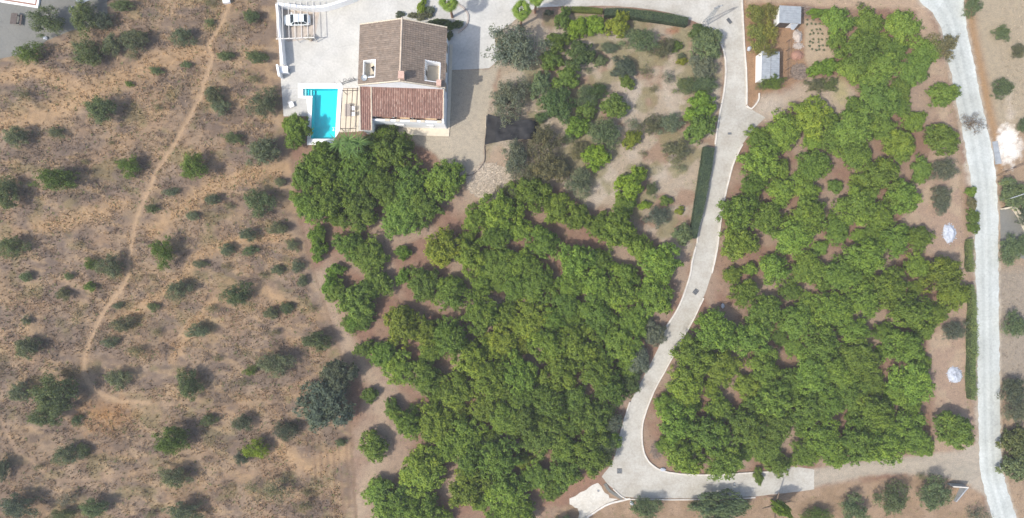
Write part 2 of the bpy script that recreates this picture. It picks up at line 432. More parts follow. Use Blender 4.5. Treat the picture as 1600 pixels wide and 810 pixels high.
def soil_colour(px, py):
    nz = fbm(px / 22, py / 22, 1, 4); nb = fbm(px / 60, py / 45, 2, 3); nf = fbm(px / 7, py / 7, 4, 3)
    def soft(P, s=5.0, wob=10.0):
        return np.clip(0.5 - (sdf(P, px, py) + (nf - 0.5) * wob) / (2 * s), 0, 1)
    def st(a, lo, hi): return np.clip((a - lo) / (hi - lo), 0, 1)
    # orchard floor: leaf litter over red brown earth
    c = np.tile(np.array([0.32, 0.215, 0.155]), (len(px), 1))
    c = lerp(c, (0.29, 0.175, 0.13), st(nz, 0.42, 0.6) * 0.8)
    c = lerp(c, (0.42, 0.33, 0.255), st(nb, 0.5, 0.66) * 0.7)
    # dry slope
    s = slope_amount(px, py)
    ex = np.interp(py, [q[1] for q in EDGE], [q[0] for q in EDGE])
    s = np.clip((ex - px + (nf - 0.5) * 10) / 12 + 0.5, 0, 1)
    g = np.tile(np.array([0.355, 0.25, 0.168]), (len(px), 1))
    g = lerp(g, (0.255, 0.195, 0.155), st(nb, 0.44, 0.58) * 0.85)
    g = lerp(g, (0.40, 0.285, 0.17), st(fbm(px / 70, py / 40, 8, 3), 0.54, 0.70) * 0.5)
    g = lerp(g, (0.40, 0.30, 0.21), st(nz, 0.5, 0.64) * 0.7)
    g = lerp(g, (0.20, 0.15, 0.115), st(fbm(px / 18, py / 14, 21, 3), 0.56, 0.68) * 0.75)
    g = lerp(g, (0.24, 0.205, 0.10), st(fbm(px / 30, py / 24, 27, 3), 0.58, 0.68) * 0.55)
    g = lerp(g, (0.215, 0.165, 0.135), st(fbm(px / 38, py / 22, 71, 4), 0.53, 0.62) * 0.7)
    g = lerp(g, (0.50, 0.36, 0.22), st(fbm((px + py * 0.5) / 30, (py - px * 0.3) / 9, 73, 3), 0.58, 0.7) * 0.55)
    for P, w in BANDS:
        g = lerp(g, (0.50, 0.345, 0.205), np.clip(1.25 - (seg_dist(px, py, P) + (nf - 0.5) * 14) / (w * 1.3), 0, 1) * 0.9)
    g = lerp(g, (0.43, 0.305, 0.19), np.clip(1 - (seg_dist(px, py, TRAIL) + (nz - 0.5) * 30) / 22, 0, 1) * 0.6)
    ochre = np.clip(1 - np.hypot((px - 165) / 60, (py - 650) / 40) + (nf - .5) * .8, 0, 1)
    g = lerp(g, (0.47, 0.27, 0.12), ochre * 0.8)
    for P, w, a in ((TRAIL, 3.4, 0.6), (TRAIL2, 2.4, 0.12), (TRAIL3, 6, 0.25), (TRAIL4, 2.5, 0.25)):
        g = lerp(g, (0.58, 0.41, 0.26), np.clip(1.6 - (seg_dist(px, py, P) + (nf - .5) * 3) / w, 0, 1) * a)
    g = lerp(g, (0.25, 0.18, 0.13), np.clip(1 - np.hypot((px - 10) / 70, (py - 780) / 130), 0, 1) * 0.8)  # shade over the lower slope corner, put into the soil colour
    c = lerp(c, (0, 0, 0), s) + g * s[:, None]
    # strip of pale earth along the plot edge
    c = lerp(c, (0.47, 0.37, 0.275), np.clip(1 - (seg_dist(px, py, [(500, 440), (520, 480), (540, 530), (575, 580), (600, 650), (590, 720), (565, 770), (560, 830)]) + (nf - .5) * 18) / 22, 0, 1) * 0.8)
    fur = seg_dist(px, py, EDGE)
    c = lerp(c, (0.24, 0.165, 0.11), np.clip(1 - (fur + (nf - .5) * 3) / 3.2, 0, 1) * 0.6)
    # furrows at the foot of the slope
    fz = inpoly([(470, 680), (553, 680), (560, 830), (480, 830)], px, py) * (0.5 + 0.5 * np.sin((px - 0.06 * py) * 0.62)) * (fbm(px / 6, py / 30, 41, 2) > 0.45)
    c = lerp(c, (0.24, 0.16, 0.11), fz * 0.55)
    # garden, yard and the rest
    c = lerp(c, (0.445, 0.375, 0.29), soft(GARDEN, 8, 14))
    gd = soft(GARDEN, 8, 14)
    c = lerp(c, (0.33, 0.22, 0.155), gd * st(nz, 0.52, 0.64) * 0.8)
    c = lerp(c, (0.52, 0.46, 0.385), gd * st(fbm(px / 34, py / 30, 51, 3), 0.55, 0.66) * 0.7)
    c = lerp(c, (0.27, 0.25, 0.135), gd * st(fbm(px / 26, py / 24, 57, 3), 0.50, 0.6) * 0.7)
    c = lerp(c, (0.44, 0.345, 0.26), soft(BRUSH, 5, 12))
    c = lerp(c, (0.49, 0.44, 0.355), soft(GRAVEL, 3, 5))
    c = lerp(c, (0.40, 0.20, 0.125), np.clip(1.3 - np.hypot((px - 1050) / 12, (py - 48) / 6) + (nf - .5), 0, 1) * 0.8)
    c = lerp(c, (0.36, 0.23, 0.14), soft(SHEDSTRIP, 4, 8))
    c = lerp(c, (0.47, 0.385, 0.30), soft(PLAZA, 6, 10))
    c = lerp(c, (0.53, 0.47, 0.40), soft([(1180, 170), (1198, 186), (1230, 165), (1225, 150), (1195, 155)], 8, 10) * 0.8)
    c = lerp(c, (0.48, 0.385, 0.275), soft(VEG, 3, 5))
    c = lerp(c, (0.42, 0.39, 0.19), np.clip(1.3 - np.hypot((px - 1314) / 13, (py - 142) / 26) + (nf - .5), 0, 1) * 0.75)
    c = lerp(c, (0.49, 0.37, 0.27), soft(TOPDIRT, 4, 8))
    es = soft(EASTSTRIP, 5, 10)
    c = lerp(c, (0.42, 0.31, 0.235), es)
    c = lerp(c, (0.50, 0.40, 0.29), es * st(nz, 0.48, 0.62) * 0.7)
    c = lerp(c, (0.36, 0.265, 0.18), np.clip(1 - (seg_dist(px, py, [(1478, 105), (1492, 180), (1504, 300), (1512, 400), (1514, 560), (1516, 640)]) + (nf - .5) * 6) / 7, 0, 1) * 0.7)
    c = lerp(c, (0.34, 0.245, 0.165), soft(SOUTH, 4, 8))
    c = lerp(c, (0.43, 0.315, 0.225), soft(SOUTH, 4, 8) * st(nz, 0.5, 0.63) * 0.7)
    # right of the main road
    rr = np.interp(py, [q[1] for q in ROADR], [q[0] for q in ROADR])
    e = np.clip((px - rr) / 3 + 0.5, 0, 1)
    c = lerp(c, (0.40, 0.30, 0.21), e)
    c = lerp(c, (0.44, 0.375, 0.275), e * np.clip((210 - py) / 20, 0, 1) * np.clip((px - rr - 12) / 12, 0, 1))
    c = lerp(c, (0.42, 0.26, 0.13), e * np.clip(1 - np.abs(px - rr - 9) / 9, 0, 1) * np.clip((300 - py) / 40, 0, 1) * 0.8)
    c = lerp(c, (0.36, 0.31, 0.25), e * np.clip((py - 400) / 30, 0, 1) * np.clip((610 - py) / 30, 0, 1))
    c = lerp(c, (0.78, 0.74, 0.68), np.clip(1.7 - 1.0 * np.hypot((px - 1575) / 13, (py - 225) / 22) + (nf - .5) * 1.6, 0, 1) * (px > 1555))
    c = lerp(c, (0.62, 0.55, 0.47), np.clip(1.2 - np.hypot((px - 1578) / 8, (py - 178) / 26) + (nf - .5) * 1.6, 0, 1) * 0.7)
    # dusty verge of the main road, the dirt road
    rl = np.interp(py, [q[1] for q in ROADL], [q[0] for q in ROADL])
    c = lerp(c, (0.66, 0.61, 0.53), np.clip(1 - (np.abs(px - rl) + (nf - .5) * 14) / 8, 0, 1) * np.clip((py - 200) / 40, 0, 1) * np.clip((330 - py) / 40, 0, 1))
    c = lerp(c, (0.55, 0.50, 0.42), np.clip(1 - (np.abs(px - rl) + (nf - .5) * 10) / 6, 0, 1) * 0.8)
    c = lerp(c, (0.55, 0.50, 0.42), np.clip(1 - (np.abs(px - rr) + (nf - .5) * 8) / 4, 0, 1) * 0.8)
    dr = soft(DIRTROAD, 3, 6)
    c = lerp(c, (0.48, 0.43, 0.36), dr)
    mid = [(1262, 750), (1330, 734), (1400, 729), (1450, 726), (1535, 735)]
    c = lerp(c, (0.40, 0.36, 0.30), dr * np.clip(1 - np.abs(seg_dist(px, py, mid) - 8 + (nf - .5) * 4) / 3.5, 0, 1) * 0.6)
    c = lerp(c, (0.42, 0.39, 0.33), np.clip(1 - np.hypot((px - 1505) / 40, (py - 737) / 20), 0, 1) * 0.8)
    # brown earth round the concrete pad and inside the palm bed
    c = lerp(c, (0.36, 0.215, 0.15), np.clip(1 - (seg_dist(px, py, [(845, 790), (885, 768), (930, 748)]) + (nf - .5) * 8) / 15, 0, 1) * 0.85)
    c = lerp(c, (0.34, 0.255, 0.17), soft([(625, 18), (650, 6), (690, 2), (722, 8), (733, 24), (728, 42), (708, 56), (660, 60), (620, 40)], 1.5, 2))
    c = c * (np.array([[0.63, 0.615, 0.59]]) + s[:, None] * np.array([[-0.035, -0.03, -0.02]]))
    c = lerp(c, (0.68, 0.65, 0.60), np.clip(1.7 - 1.0 * np.hypot((px - 1575) / 13, (py - 225) / 22) + (nf - .5) * 1.6, 0, 1) * (px > 1555) * 0.8)
    return np.clip(c, 0.02, 0.9)

def axis(lo, hi, step, far):
    a = list(np.arange(lo, hi + step / 2, step)); s = step; b = []
    x = hi
    while x < far:
        s *= 1.35; x += s; b.append(x)
    a2 = a + b
    s = step; x = lo; b = []
    while x > -far:
        s *= 1.35; x -= s; b.append(x)
    return np.array(b[::-1] + a2)

gx = axis(-92, 92, 0.25, 2500); gy = axis(-52, 52, 0.25, 2500)
GX, GY = np.meshgrid(gx, gy)
px, py = GX.ravel() * 10 + 800, 405 - GY.ravel() * 10
gz = relief(px, py)
gz = np.where((np.abs(GX.ravel()) > 96) | (np.abs(GY.ravel()) > 56), 0, gz)
gcol = soil_colour(px, py)
nx, ny = len(gx), len(gy)
ii = np.arange(ny - 1)[:, None] * nx + np.arange(nx - 1)[None]
faces = np.stack([ii, ii + 1, ii + 1 + nx, ii + nx], -1).reshape(-1, 4)
fcx = (GX[:-1, :-1] + 0.125).ravel() * 10 + 800; fcy = 405 - (GY[:-1, :-1] + 0.125).ravel() * 10
keep = ~(sdf(POOL, fcx, fcy) < 2.0)
ground = link(bpy.data.objects.new("ground", np_mesh("ground", np.c_[GX.ravel(), GY.ravel(), gz], faces[keep], M['soil'], col=gcol, smooth=True)))
tag(ground, kind='structure')

# ------------------------------------------------------------------ paved sheets
def sheet(name, pts, z, mat, jit=0.0, kind='structure', label=None):
    """flat sheet from survey pixels"""
    P = []
    n = len(pts)
    for i in range(n):
        a, b = pts[i], pts[(i + 1) % n]
        m = max(1, int(math.hypot(b[0] - a[0], b[1] - a[1]) / 5)) if jit else 1
        for k in range(m):
            t = k / m
            P.append((a[0] + (b[0] - a[0]) * t + rnd.uniform(-jit, jit), a[1] + (b[1] - a[1]) * t + rnd.uniform(-jit, jit)))
    bm = bmesh.new()
    vs = [bm.verts.new((*W(*p), z)) for p in P]
    es = [bm.edges.new((vs[i], vs[(i + 1) % len(vs)])) for i in range(len(vs))]
    bmesh.ops.triangle_fill(bm, use_beauty=True, edges=es)
    for f in bm.faces:
        if f.normal.z < 0: f.normal_flip()
    me = bpy.data.meshes.new(name); bm.to_mesh(me); bm.free(); me.materials.append(mat)
    o = link(bpy.data.objects.new(name, me))
    return tag(o, label, kind=kind)

DL, DR, DR2 = smooth(DRIVE_L, 4), DRIVE_R, smooth(DRIVE_R2, 4)
sheet("driveway", DL + DRIVE_B[::-1] + DR2[::-1] + DR[::-1], 0.008, M['drive'], 0.25)
YARD_N = [(400, -60), (415, -40), (429, -40), (434, 20), (437, 105), (440, 138), (560, 138), (560, 205), (700, 209), (702, 110), (764, 107), (790, 84), (775, 72), (772, 55), (800, 36), (815, 22), (840, 12), (880, 10), (800, -4), (700, -6), (500, -40)]
sheet("yard_pavement", YARD_N, 0.012, M['yard'], 0.2)
sheet("poolside_pavement", [(440, 138.2), (474, 138.2), (474, 150), (486, 150), (486, 182), (443, 182)], 0.012, M['yard'])
sheet("patio", PATIO, 0.006, M['patio'], 0.6)
sheet("concrete_pad", [(903, 795), (889, 787), (890, 780), (898, 775), (935, 754), (946, 770), (953, 778), (965, 780), (940, 795), (925, 803), (915, 812), (902, 812), (906, 803)], 0.012, M['pad'], 1.2)
sheet("side_yard_pavement", [(1562, 327), (1578, 325), (1590, 338), (1640, 395), (1640, 420), (1564, 392)], 0.008, M['patio'], 0.5)

def road_strip(name, A, B, z, mat):
    ys = np.arange(-40, 860, 6.0)
    A = list(zip(np.interp(ys, [q[1] for q in A], [q[0] for q in A]), ys)); B = list(zip(np.interp(ys, [q[1] for q in B], [q[0] for q in B]), ys))
    n = len(A); us = np.linspace(0, 1, 15); V = []; T = []
    for i in range(n):
        for u in us:
            wob = rnd.uniform(-1.2, 1.2) if u in (0, 1) else 0
            p = (A[i][0] * (1 - u) + B[i][0] * u + wob, A[i][1] * (1 - u) + B[i][1] * u)
            V.append((*W(*p), z + 0.03 * (1 - (2 * u - 1) ** 2)))
            track = max(math.exp(-((u - 0.30) / 0.07) ** 2), math.exp(-((u - 0.60) / 0.07) ** 2))
            edge = math.exp(-((u - 0.97) / 0.08) ** 2) * (p[1] < 330)
            T.append(0.5 - 0.32 * track * rnd.uniform(0.8, 1.1) + 0.45 * edge + 0.12 * math.exp(-((u - 0.47) / 0.06) ** 2) + 0.15 * math.exp(-((u - 0.05) / 0.06) ** 2))
    k = len(us)
    F = np.array([(i * k + j, i * k + j + 1, (i + 1) * k + j + 1, (i + 1) * k + j) for i in range(n - 1) for j in range(k - 1)])
    # rows run down the picture, so flip to face up
    return tag(link(bpy.data.objects.new(name, np_mesh(name, V, F[:, ::-1], mat, tint=np.array(T), smooth=True))), kind='structure')
road_strip("road", ROADL, ROADR, 0.01, M['road'])

# ------------------------------------------------------------------ kerbs of the drive
def kerb(pts, w=0.2, h=0.14, z0=0.0, mat=None, wob=0.02):
    P = smooth(pts, 5) if len(pts) > 2 else pts
    Q = []
    for a, b in zip(P[:-1], P[1:]):
        m = max(1, int(math.hypot(b[0] - a[0], b[1] - a[1]) / 8))
        Q += [(a[0] + (b[0] - a[0]) * k / m, a[1] + (b[1] - a[1]) * k / m) for k in range(m)]
    Q.append(P[-1])
    X = [Vector((*W(*p), 0)) for p in Q]
    mb = MB(); n = len(X)
    for i in range(n):
        d = (X[min(i + 1, n - 1)] - X[max(i - 1, 0)]).normalized(); s = Vector((-d.y, d.x, 0)) * w / 2
        o = Vector((rnd.uniform(-wob, wob), rnd.uniform(-wob, wob), 0))
        hh = h + rnd.uniform(-0.015, 0.015)
        for q, z in ((X[i] - s + o, z0), (X[i] + s + o, z0), (X[i] + s * 0.9 + o, z0 + hh), (X[i] - s * 0.9 + o, z0 + hh)):
            mb.v.append((q.x, q.y, z))
    for i in range(n - 1):
        a, b = i * 4, i * 4 + 4
        for j in range(4):
            k = (j + 1) % 4
            mb.f.append((a + j, a + k, b + k, b + j))
    mb.f.append((0, 3, 2, 1)); mb.f.append(tuple(4 * (n - 1) + i for i in range(4)))
    return tag(mb.build("kerb", mat or M['kerb']), kind='structure')
kerb([(1111, 49), (1126, 69), (1133, 95), (1132, 135), (1122, 190), (1117, 226)], 0.26, 0.22)
kerb([(1099, 335), (1092, 352), (1089, 380)], 0.24, 0.2)
kerb([(1087, 386), (1082, 405), (1076, 437), (1060, 480), (1041, 510)], 0.26, 0.22)
kerb([(984, 628), (974, 660), (966, 690)], 0.24, 0.2)
kerb([(1159, 0), (1162, 60), (1166, 120), (1166, 164)], 0.24, 0.2)
kerb([(1166, 166), (1174, 170), (1184, 158), (1186, 146)], 0.2, 0.25)
kerb(DRIVE_R2[2:8], 0.24, 0.2)
kerb(DRIVE_R2[8:21], 0.24, 0.2)
kerb([(958, 764), (975, 778), (1000, 780.5), (1100, 780.5), (1180, 777.5)], 0.18, 0.12)
kerb([(945, 756), (954, 768), (972, 779)], 0.5, 0.1, mat=M['patio'])
kerb([(985, 779), (950, 788), (925, 803), (915, 810)], 0.3, 0.16)
kerb([(690, 3), (716, 7), (731, 22), (729, 40), (716, 52)], 0.25, 0.2, mat=M['stone'])
kerb([(757, 228), (757, 252), (742, 271), (722, 276)], 0.14, 0.15, mat=M['dark_wood'])

# ------------------------------------------------------------------ the villa
HC = (-15.9, 29.5); HROT = R(-2)
villa = empty("villa", (*HC, 0), HROT, "white villa with brown gabled roof and lower red tiled porch roof beside the pool", "house")
WX0, WX1, EX0, EX1, RX = -5.95, 5.85, -6.35, 6.25, 0.2      # walls, eaves, ridge
YS, YN = -4.35, 4.4
def zmain(x): return 6.75 + (x - EX0) * 0.432 if x < RX else 9.58 - (x - RX) * 0.468
mb = MB()
mb.box(WX0, WX1, YS, YN, 0, 5.4)
for a in ((WX0, WX1, YS, YS + 0.3), (WX0, WX1, YN - 0.3, YN), (WX0, WX0 + 0.3, YS + 0.302, YN - 0.302), (WX1 - 0.3, WX1, YS + 0.302, YN - 0.302)): mb.box(*a, 5.402, 6.55)
for y0, y1 in ((YS, YS + 0.3), (YN - 0.3, YN)):
    k = len(mb.v)
    pts = [(WX0, 6.551), (WX1, 6.551), (RX, 9.35)]
    mb.v += [(x, y0, z) for x, z in pts] + [(x, y1, z) for x, z in pts]
    mb.f += [(k, k + 1, k + 2), (k + 5, k + 4, k + 3), (k, k + 3, k + 4, k + 1), (k + 1, k + 4, k + 5, k + 2), (k + 2, k + 5, k + 3, k)]
mb.build("wall", M['white'], villa)

def slope_pieces(name, mat, parent, org, ax, ay, U, V, hole=None, t=0.14):
    """roof slab in a slope frame: org corner, ax along the ridge, ay down the slope; hole = (u0,u1,v0,v1)"""
    n = ax.cross(ay).normalized()
    if n.z < 0: n = -n
    rects = [(0, U, 0, V)] if not hole else [(0, hole[0], 0, V), (hole[1], U, 0, V), (hole[0], hole[1], 0, hole[2]), (hole[0], hole[1], hole[3], V)]
    mb = MB()
    for u0, u1, v0, v1 in rects:
        k = len(mb.v)
        for d in (-t, 0):
            for u, v in ((u0, v0), (u1, v0), (u1, v1), (u0, v1)):
                mb.v.append(tuple(org + ax * u + ay * v + n * d))
        mb.f += [tuple(k + i for i in q) for q in ((3, 2, 1, 0), (4, 5, 6, 7), (0, 1, 5, 4), (1, 2, 6, 5), (2, 3, 7, 6), (3, 0, 4, 7))]
    return mb.build(name, mat, parent)

def tiles(name, mat, parent, org, ax, ay, U, V, hole=None, pitch=0.235, row=0.4, r=0.095, rise=0.8, step=0.03):
    """half-round clay tiles laid in courses; too small in the photograph to pick apart, so one mesh"""
    n = ax.cross(ay).normalized()
    if n.z < 0: n = -n
    nc, nr = int(U / pitch), int(V / row) + 1
    Vv, F, T = [], [], []
    for c in range(nc):
        u = (c + 0.5) * U / nc; ct = rnd.uniform(-0.12, 0.12)
        for k in range(nr):
            v0 = k * V / nr; v1 = (k + 1) * V / nr + 0.05
            if hole and hole[0] - 0.05 < u < hole[1] + 0.05 and v1 > hole[2] + 0.06 and v0 < hole[3] - 0.06: continue
            t = min(1, max(0, rnd.gauss(0.5, 0.2) + ct))
            b = len(Vv); du = rnd.uniform(-0.012, 0.012)
            for v, rr, up in ((v0, r * 0.86, 0.005), (v1, r, 0.005 + step)):
                for a in range(5):
                    q = math.pi * a / 4
                    Vv.append(tuple(org + ax * (u + du - rr * math.cos(q)) + ay * v + n * (rr * rise * math.sin(q) + up))); T.append(t)
            for a in range(4): F.append((b + a, b + a + 1, b + a + 6, b + a + 5))
            
    o = link(bpy.data.objects.new(name, np_mesh(name, np.array(Vv), np.array(F), mat, tint=np.array(T))), parent)
    return tag(o, kind='stuff')

YV0, YV1 = YS - 0.08, YN + 0.18
U = YV1 - YV0
lw = math.hypot(RX - EX0, 9.58 - 6.75); re = math.hypot(EX1 - RX, 9.58 - zmain(EX1))
ayw = Vector((EX0 - RX, 0, 6.75 - 9.58)).normalized(); aye = Vector((EX1 - RX, 0, zmain(EX1) - 9.58)).normalized()
ridge0 = Vector((RX, YV0, 9.58)); axr = Vector((0, 1, 0))
def vdown(x, side): return abs(x - RX) / abs(ayw.x if side < 0 else aye.x)
HW = (-3.45 - YV0, -0.9 - YV0, vdown(-3.72, -1), vdown(-5.62, -1))
HE = (-3.75 - YV0, -0.75 - YV0, vdown(3.42, 1), vdown(5.55, 1))
roof_w = slope_pieces("roof", M['deck_brown'], villa, ridge0, axr, ayw, U, lw, HW)
roof_e = slope_pieces("roof", M['deck_brown'], villa, ridge0 + Vector((0.004, 0, 0)), axr, aye, U, re, HE)
tiles("roof_tile", M['tile_brown'], roof_w, ridge0, axr, ayw, U, lw, HW, pitch=0.3, row=0.40, r=0.145, rise=0.22, step=0.04)
tiles("roof_tile", M['tile_brown'], roof_e, ridge0, axr, aye, U, re, HE, pitch=0.3, row=0.40, r=0.145, rise=0.22, step=0.04)
# ridge and verge tiles
rb = MB(); n_r = 24
for i in range(n_r):
    y0 = YV0 + U * i / n_r; rb.tube((RX, y0, 9.56), (RX, y0 + U / n_r + 0.04, 9.58), 0.13, 0.15, 8)
rb.build("ridge_cap", tile_mat('ridge_clay', [(0, (0.46, 0.37, 0.29)), (1, (0.52, 0.42, 0.34))]), villa)
for yv in (YV0 + 0.09, YV1 - 0.09):
    vb = MB()
    for side, ay, L in ((-1, ayw, lw), (1, aye, re)):
        m = int(L / 0.4)
        for i in range(m):
            a = Vector((RX, yv, 9.60)) + ay * (0.12 + (L - 0.12) * i / m); b = Vector((RX, yv, 9.62)) + ay * (0.12 + (L - 0.12) * (i + 1) / m + 0.03)
            vb.tube(a, b, 0.09, 0.11, 7)
    vb.build("verge_cap", M['cream'], villa)
# terraces let into the roof
def roof_terrace(x0, x1, y0, y1, zf, label):
    t = MB()
    t.box(x0 - 0.02, x1 + 0.02, y0 - 0.02, y1 + 0.02, zf - 0.1, zf)
    for a in ((x0 - 0.1, x0, y0, y1), (x1, x1 + 0.1, y0, y1), (x0 - 0.1, x1 + 0.1, y0 - 0.1, y0), (x0 - 0.1, x1 + 0.1, y1, y1 + 0.1)):
        z = [zmain(a[0]) + 0.05, zmain(a[1]) + 0.05]
        k = len(t.v)
        t.v += [(a[0], a[2], zf - 0.1), (a[1], a[2], zf - 0.1), (a[1], a[3], zf - 0.1), (a[0], a[3], zf - 0.1), (a[0], a[2], z[0]), (a[1], a[2], z[1]), (a[1], a[3], z[1]), (a[0], a[3], z[0])]
        t.f += [tuple(k + i for i in q) for q in ((3, 2, 1, 0), (4, 5, 6, 7), (0, 1, 5, 4), (1, 2, 6, 5), (2, 3, 7, 6), (3, 0, 4, 7))]
    o = t.build("roof_terrace", M['white'], villa)
    MB().box(x0 + 0.01, x1 - 0.01, y0 + 0.01, y1 - 0.01, zf + 0.004, zf + 0.02).build("terrace_floor", M['cream'], o)
    return o
tw = roof_terrace(-5.55, -3.78, -3.36, -0.98, 6.0, None)
te = roof_terrace(3.48, 5.48, -3.66, -0.84, 5.6, None)
d = MB().box(-3.80, -3.74, -2.6, -1.75, 6.03, 7.6).build("terrace_door", M['glass'], villa)
d = MB().box(3.44, 3.50, -2.7, -1.8, 5.65, 7.5).build("terrace_door", M['glass'], villa)
# chimneys
def chimney(x, y, z0, z1, w, d):
    c = MB().box(x - w, x + w, y - d, y + d, z0, z1).build("chimney", M['brick_cap'], villa)
    b = MB().box(x - w - 0.07, x + w + 0.07, y - d - 0.07, y + d + 0.07, z1 + 0.001, z1 + 0.1)
    for sx in (-1, 1): b.box(x + sx * w * 0.6 - 0.07, x + sx * w * 0.6 + 0.07, y - d, y + d, z1 + 0.1, z1 + 0.32)
    b.box(x - w - 0.1, x + w + 0.1, y - d - 0.1, y + d + 0.1, z1 + 0.321, z1 + 0.4)
    b.build("chimney_cap", M['brick_cap'], c)
chimney(0.55, -3.75, 9.0, 10.35, 0.32, 0.4)
chimney(5.55, -4.05, 6.6, 8.0, 0.24, 0.34)
# lower wing with the porch
ZT, ZE = 5.95, 5.0
PY0, PY1 = -4.36, -8.45
sl = (ZT - ZE) / (PY0 - PY1)
ayp = Vector((0, -1, -sl)).normalized(); Lp = math.hypot(PY0 - PY1, ZT - ZE)
axp = Vector((1, 0, 0))
porch_org = Vector((-4.62, PY0, ZT))
pr = slope_pieces("porch_roof", M['deck_red'], villa, porch_org, axp, ayp, 6.05 + 4.62, Lp)
tiles("roof_tile", M['tile_red'], pr, porch_org, axp, ayp, 6.05 + 4.62, Lp, pitch=0.25)
Lw2 = Lp * (10.45 + PY0) / (PY0 - PY1)
wing_org = Vector((-6.35, PY0, ZT + 0.02))
wr = slope_pieces("porch_roof", M['deck_red'], villa, wing_org, axp, ayp, 1.72, Lw2)
tiles("roof_tile", M['tile_red'], wr, wing_org, axp, ayp, 1.72, Lw2, pitch=0.25)
def vergerow(x, y0, L, z0, mat=M['cream']):
    vb = MB(); m = int(L / 0.33)
    for i in range(m):
        a = Vector((x, y0, z0 + 0.06)) + ayp * (L * i / m); b = Vector((x, y0, z0 + 0.085)) + ayp * (L * (i + 1) / m + 0.03)
        vb.tube(a, b, 0.08, 0.1, 7)
    vb.build("verge_cap", mat, villa)
vergerow(-6.33, PY0, Lw2, ZT + 0.02); vergerow(-4.62, PY0, Lw2, ZT + 0.03); vergerow(6.03, PY0, Lp, ZT)
MB().box(-6.2, -4.75, -10.3, YS - 0.003, 0, 4.3).build("wall", M['white'], villa)
MB().box(-4.745, 5.95, -8.7, YS - 0.003, 0, 3.3).build("wall", M['white'], villa)
par = MB()
par.box(-4.745, 6.05, -8.98, -8.703, 0, 4.45)
par.box(5.78, 6.05, -8.70, YS - 0.005, 3.303, 4.9)
par.build("parapet", M['white'], villa)
MB().box(-4.74, 5.77, -8.69, YS - 0.01, 3.304, 3.33).build("porch_floor", M['terracotta'], villa)
for x0, x1 in ((-2.75, -2.0), (-1.15, -0.55), (0.95, 2.0), (2.55, 3.2), (5.0, 5.7)):
    MB().box(x0, x1, -9.02, -8.66, 4.453, 4.56).build("coping_block", M['cream'], villa)
for x0, x1 in ((-0.52, 0.92), (3.25, 4.95)):
    MB().box(x0, x1, -8.55, -8.05, 3.335, 4.35).build("bench", M['tanwood'], villa)
for x in (-4.3, -1.6, 1.2, 3.8, 5.9):
    MB().box(x - 0.14, x + 0.14, -8.35, -8.07, 3.335, 4.95).build("post", M['white'], villa)
for x in (-2.9, 0.4, 3.4):
    f = MB().box(x - 0.75, x + 0.75, YS - 0.05, YS - 0.004, 3.34, 5.4).build("door", M['tanwood'], villa)
    MB().box(x - 0.6, x + 0.6, YS - 0.08, YS - 0.052, 3.5, 5.3).build("pane", M['glass'], f)
for x, w in ((-0.95, 0.72), (3.75, 0.5)):
    f = MB()
    for a in ((x - w, x + w, 2.45, 2.53), (x - w, x + w, 1.55, 1.63), (x - w, x - w + 0.08, 1.631, 2.449), (x + w - 0.08, x + w, 1.631, 2.449)):
        f.box(a[0], a[1], -9.06, -8.982, a[2], a[3])
    f = f.build("window", M['white'], villa)
    MB().box(x - w + 0.08, x + w - 0.08, -9.0, -8.985, 1.63, 2.45).build("pane", M['glass'], f)
MB().box(-4.7, 6.45, -10.15, -8.985, 0, 0.16).build("terrace_slab", M['cream'], villa)
MB().box(6.06, 6.5, -8.95, 4.2, 0, 0.14).build("footing", M['cream'], villa)
for y in (-3.0, 0.0, 3.0):
    for x, s in ((WX1, 1), (WX0, -1)):
        f = MB().box(*(sorted((x + s * 0.004, x + s * 0.06))), y - 0.6, y + 0.6, 1.2, 2.6).build("window", M['tanwood'], villa)
        MB().box(*(sorted((x + s * 0.062, x + s * 0.08))), y - 0.5, y + 0.5, 1.3, 2.5).build("pane", M['glass'], f)

# things that stand on the roof terraces
def hw(x, y, z): 
    c, s = math.cos(HROT), math.sin(HROT)
    return (HC[0] + x * c - y * s, HC[1] + x * s + y * c, z)
t = empty("satellite_dish", hw(-5.35, -3.5, 6.9), 0, "round grey dish at the corner of the pool-side roof terrace", "satellite dish")
MB().tube((0, 0, 0), (0, 0, 0.5), 0.03).build("mast", M['steel'], t)
db = MB(); n = 16
for k, (rr, z) in enumerate(((0.05, 0.44), (0.3, 0.5), (0.46, 0.62))):
    for i in range(n): db.v.append((rr * math.cos(2 * math.pi * i / n), rr * math.sin(2 * math.pi * i / n), z + 0.15 * math.cos(2 * math.pi * i / n) * rr))
for k in range(2):
    for i in range(n): db.f.append((k * n + i, k * n + (i + 1) % n, (k + 1) * n + (i + 1) % n, (k + 1) * n + i))
db.f.append(tuple(range(n)))
dd = db.build("reflector", M['steel'], t); 
t = empty("terrace_bench", hw(-4.5, -3.1, 6.025), HROT, "small white bench against the wall of the pool-side roof terrace", "bench")
MB().box(-0.5, 0.5, -0.2, 0.2, 0.38, 0.45).build("seat", M['plastic_white'], t)
for s in (-1, 1): MB().box(s * 0.45 - 0.04, s * 0.45 + 0.04, -0.18, 0.18, 0, 0.378).build("leg", M['plastic_white'], t)
t = empty("terrace_chair", hw(-4.2, -1.9, 6.025), HROT + 0.5, "dark chair on the sunlit pool-side roof terrace", "chair")
def chair(t, mat, w=0.26):
    MB().box(-w, w, -w, w, 0.40, 0.45).build("seat", mat, t, 0.01)
    MB().box(-w, w, w + 0.002, w + 0.04, 0.40, 0.88).build("backrest", mat, t, 0.01)
    for a in (-1, 1):
        for b in (-1, 1): MB().tube((a * (w - 0.03), b * (w - 0.03), 0), (a * (w - 0.03), b * (w - 0.03), 0.399), 0.02, n=6).build("leg", mat, t)
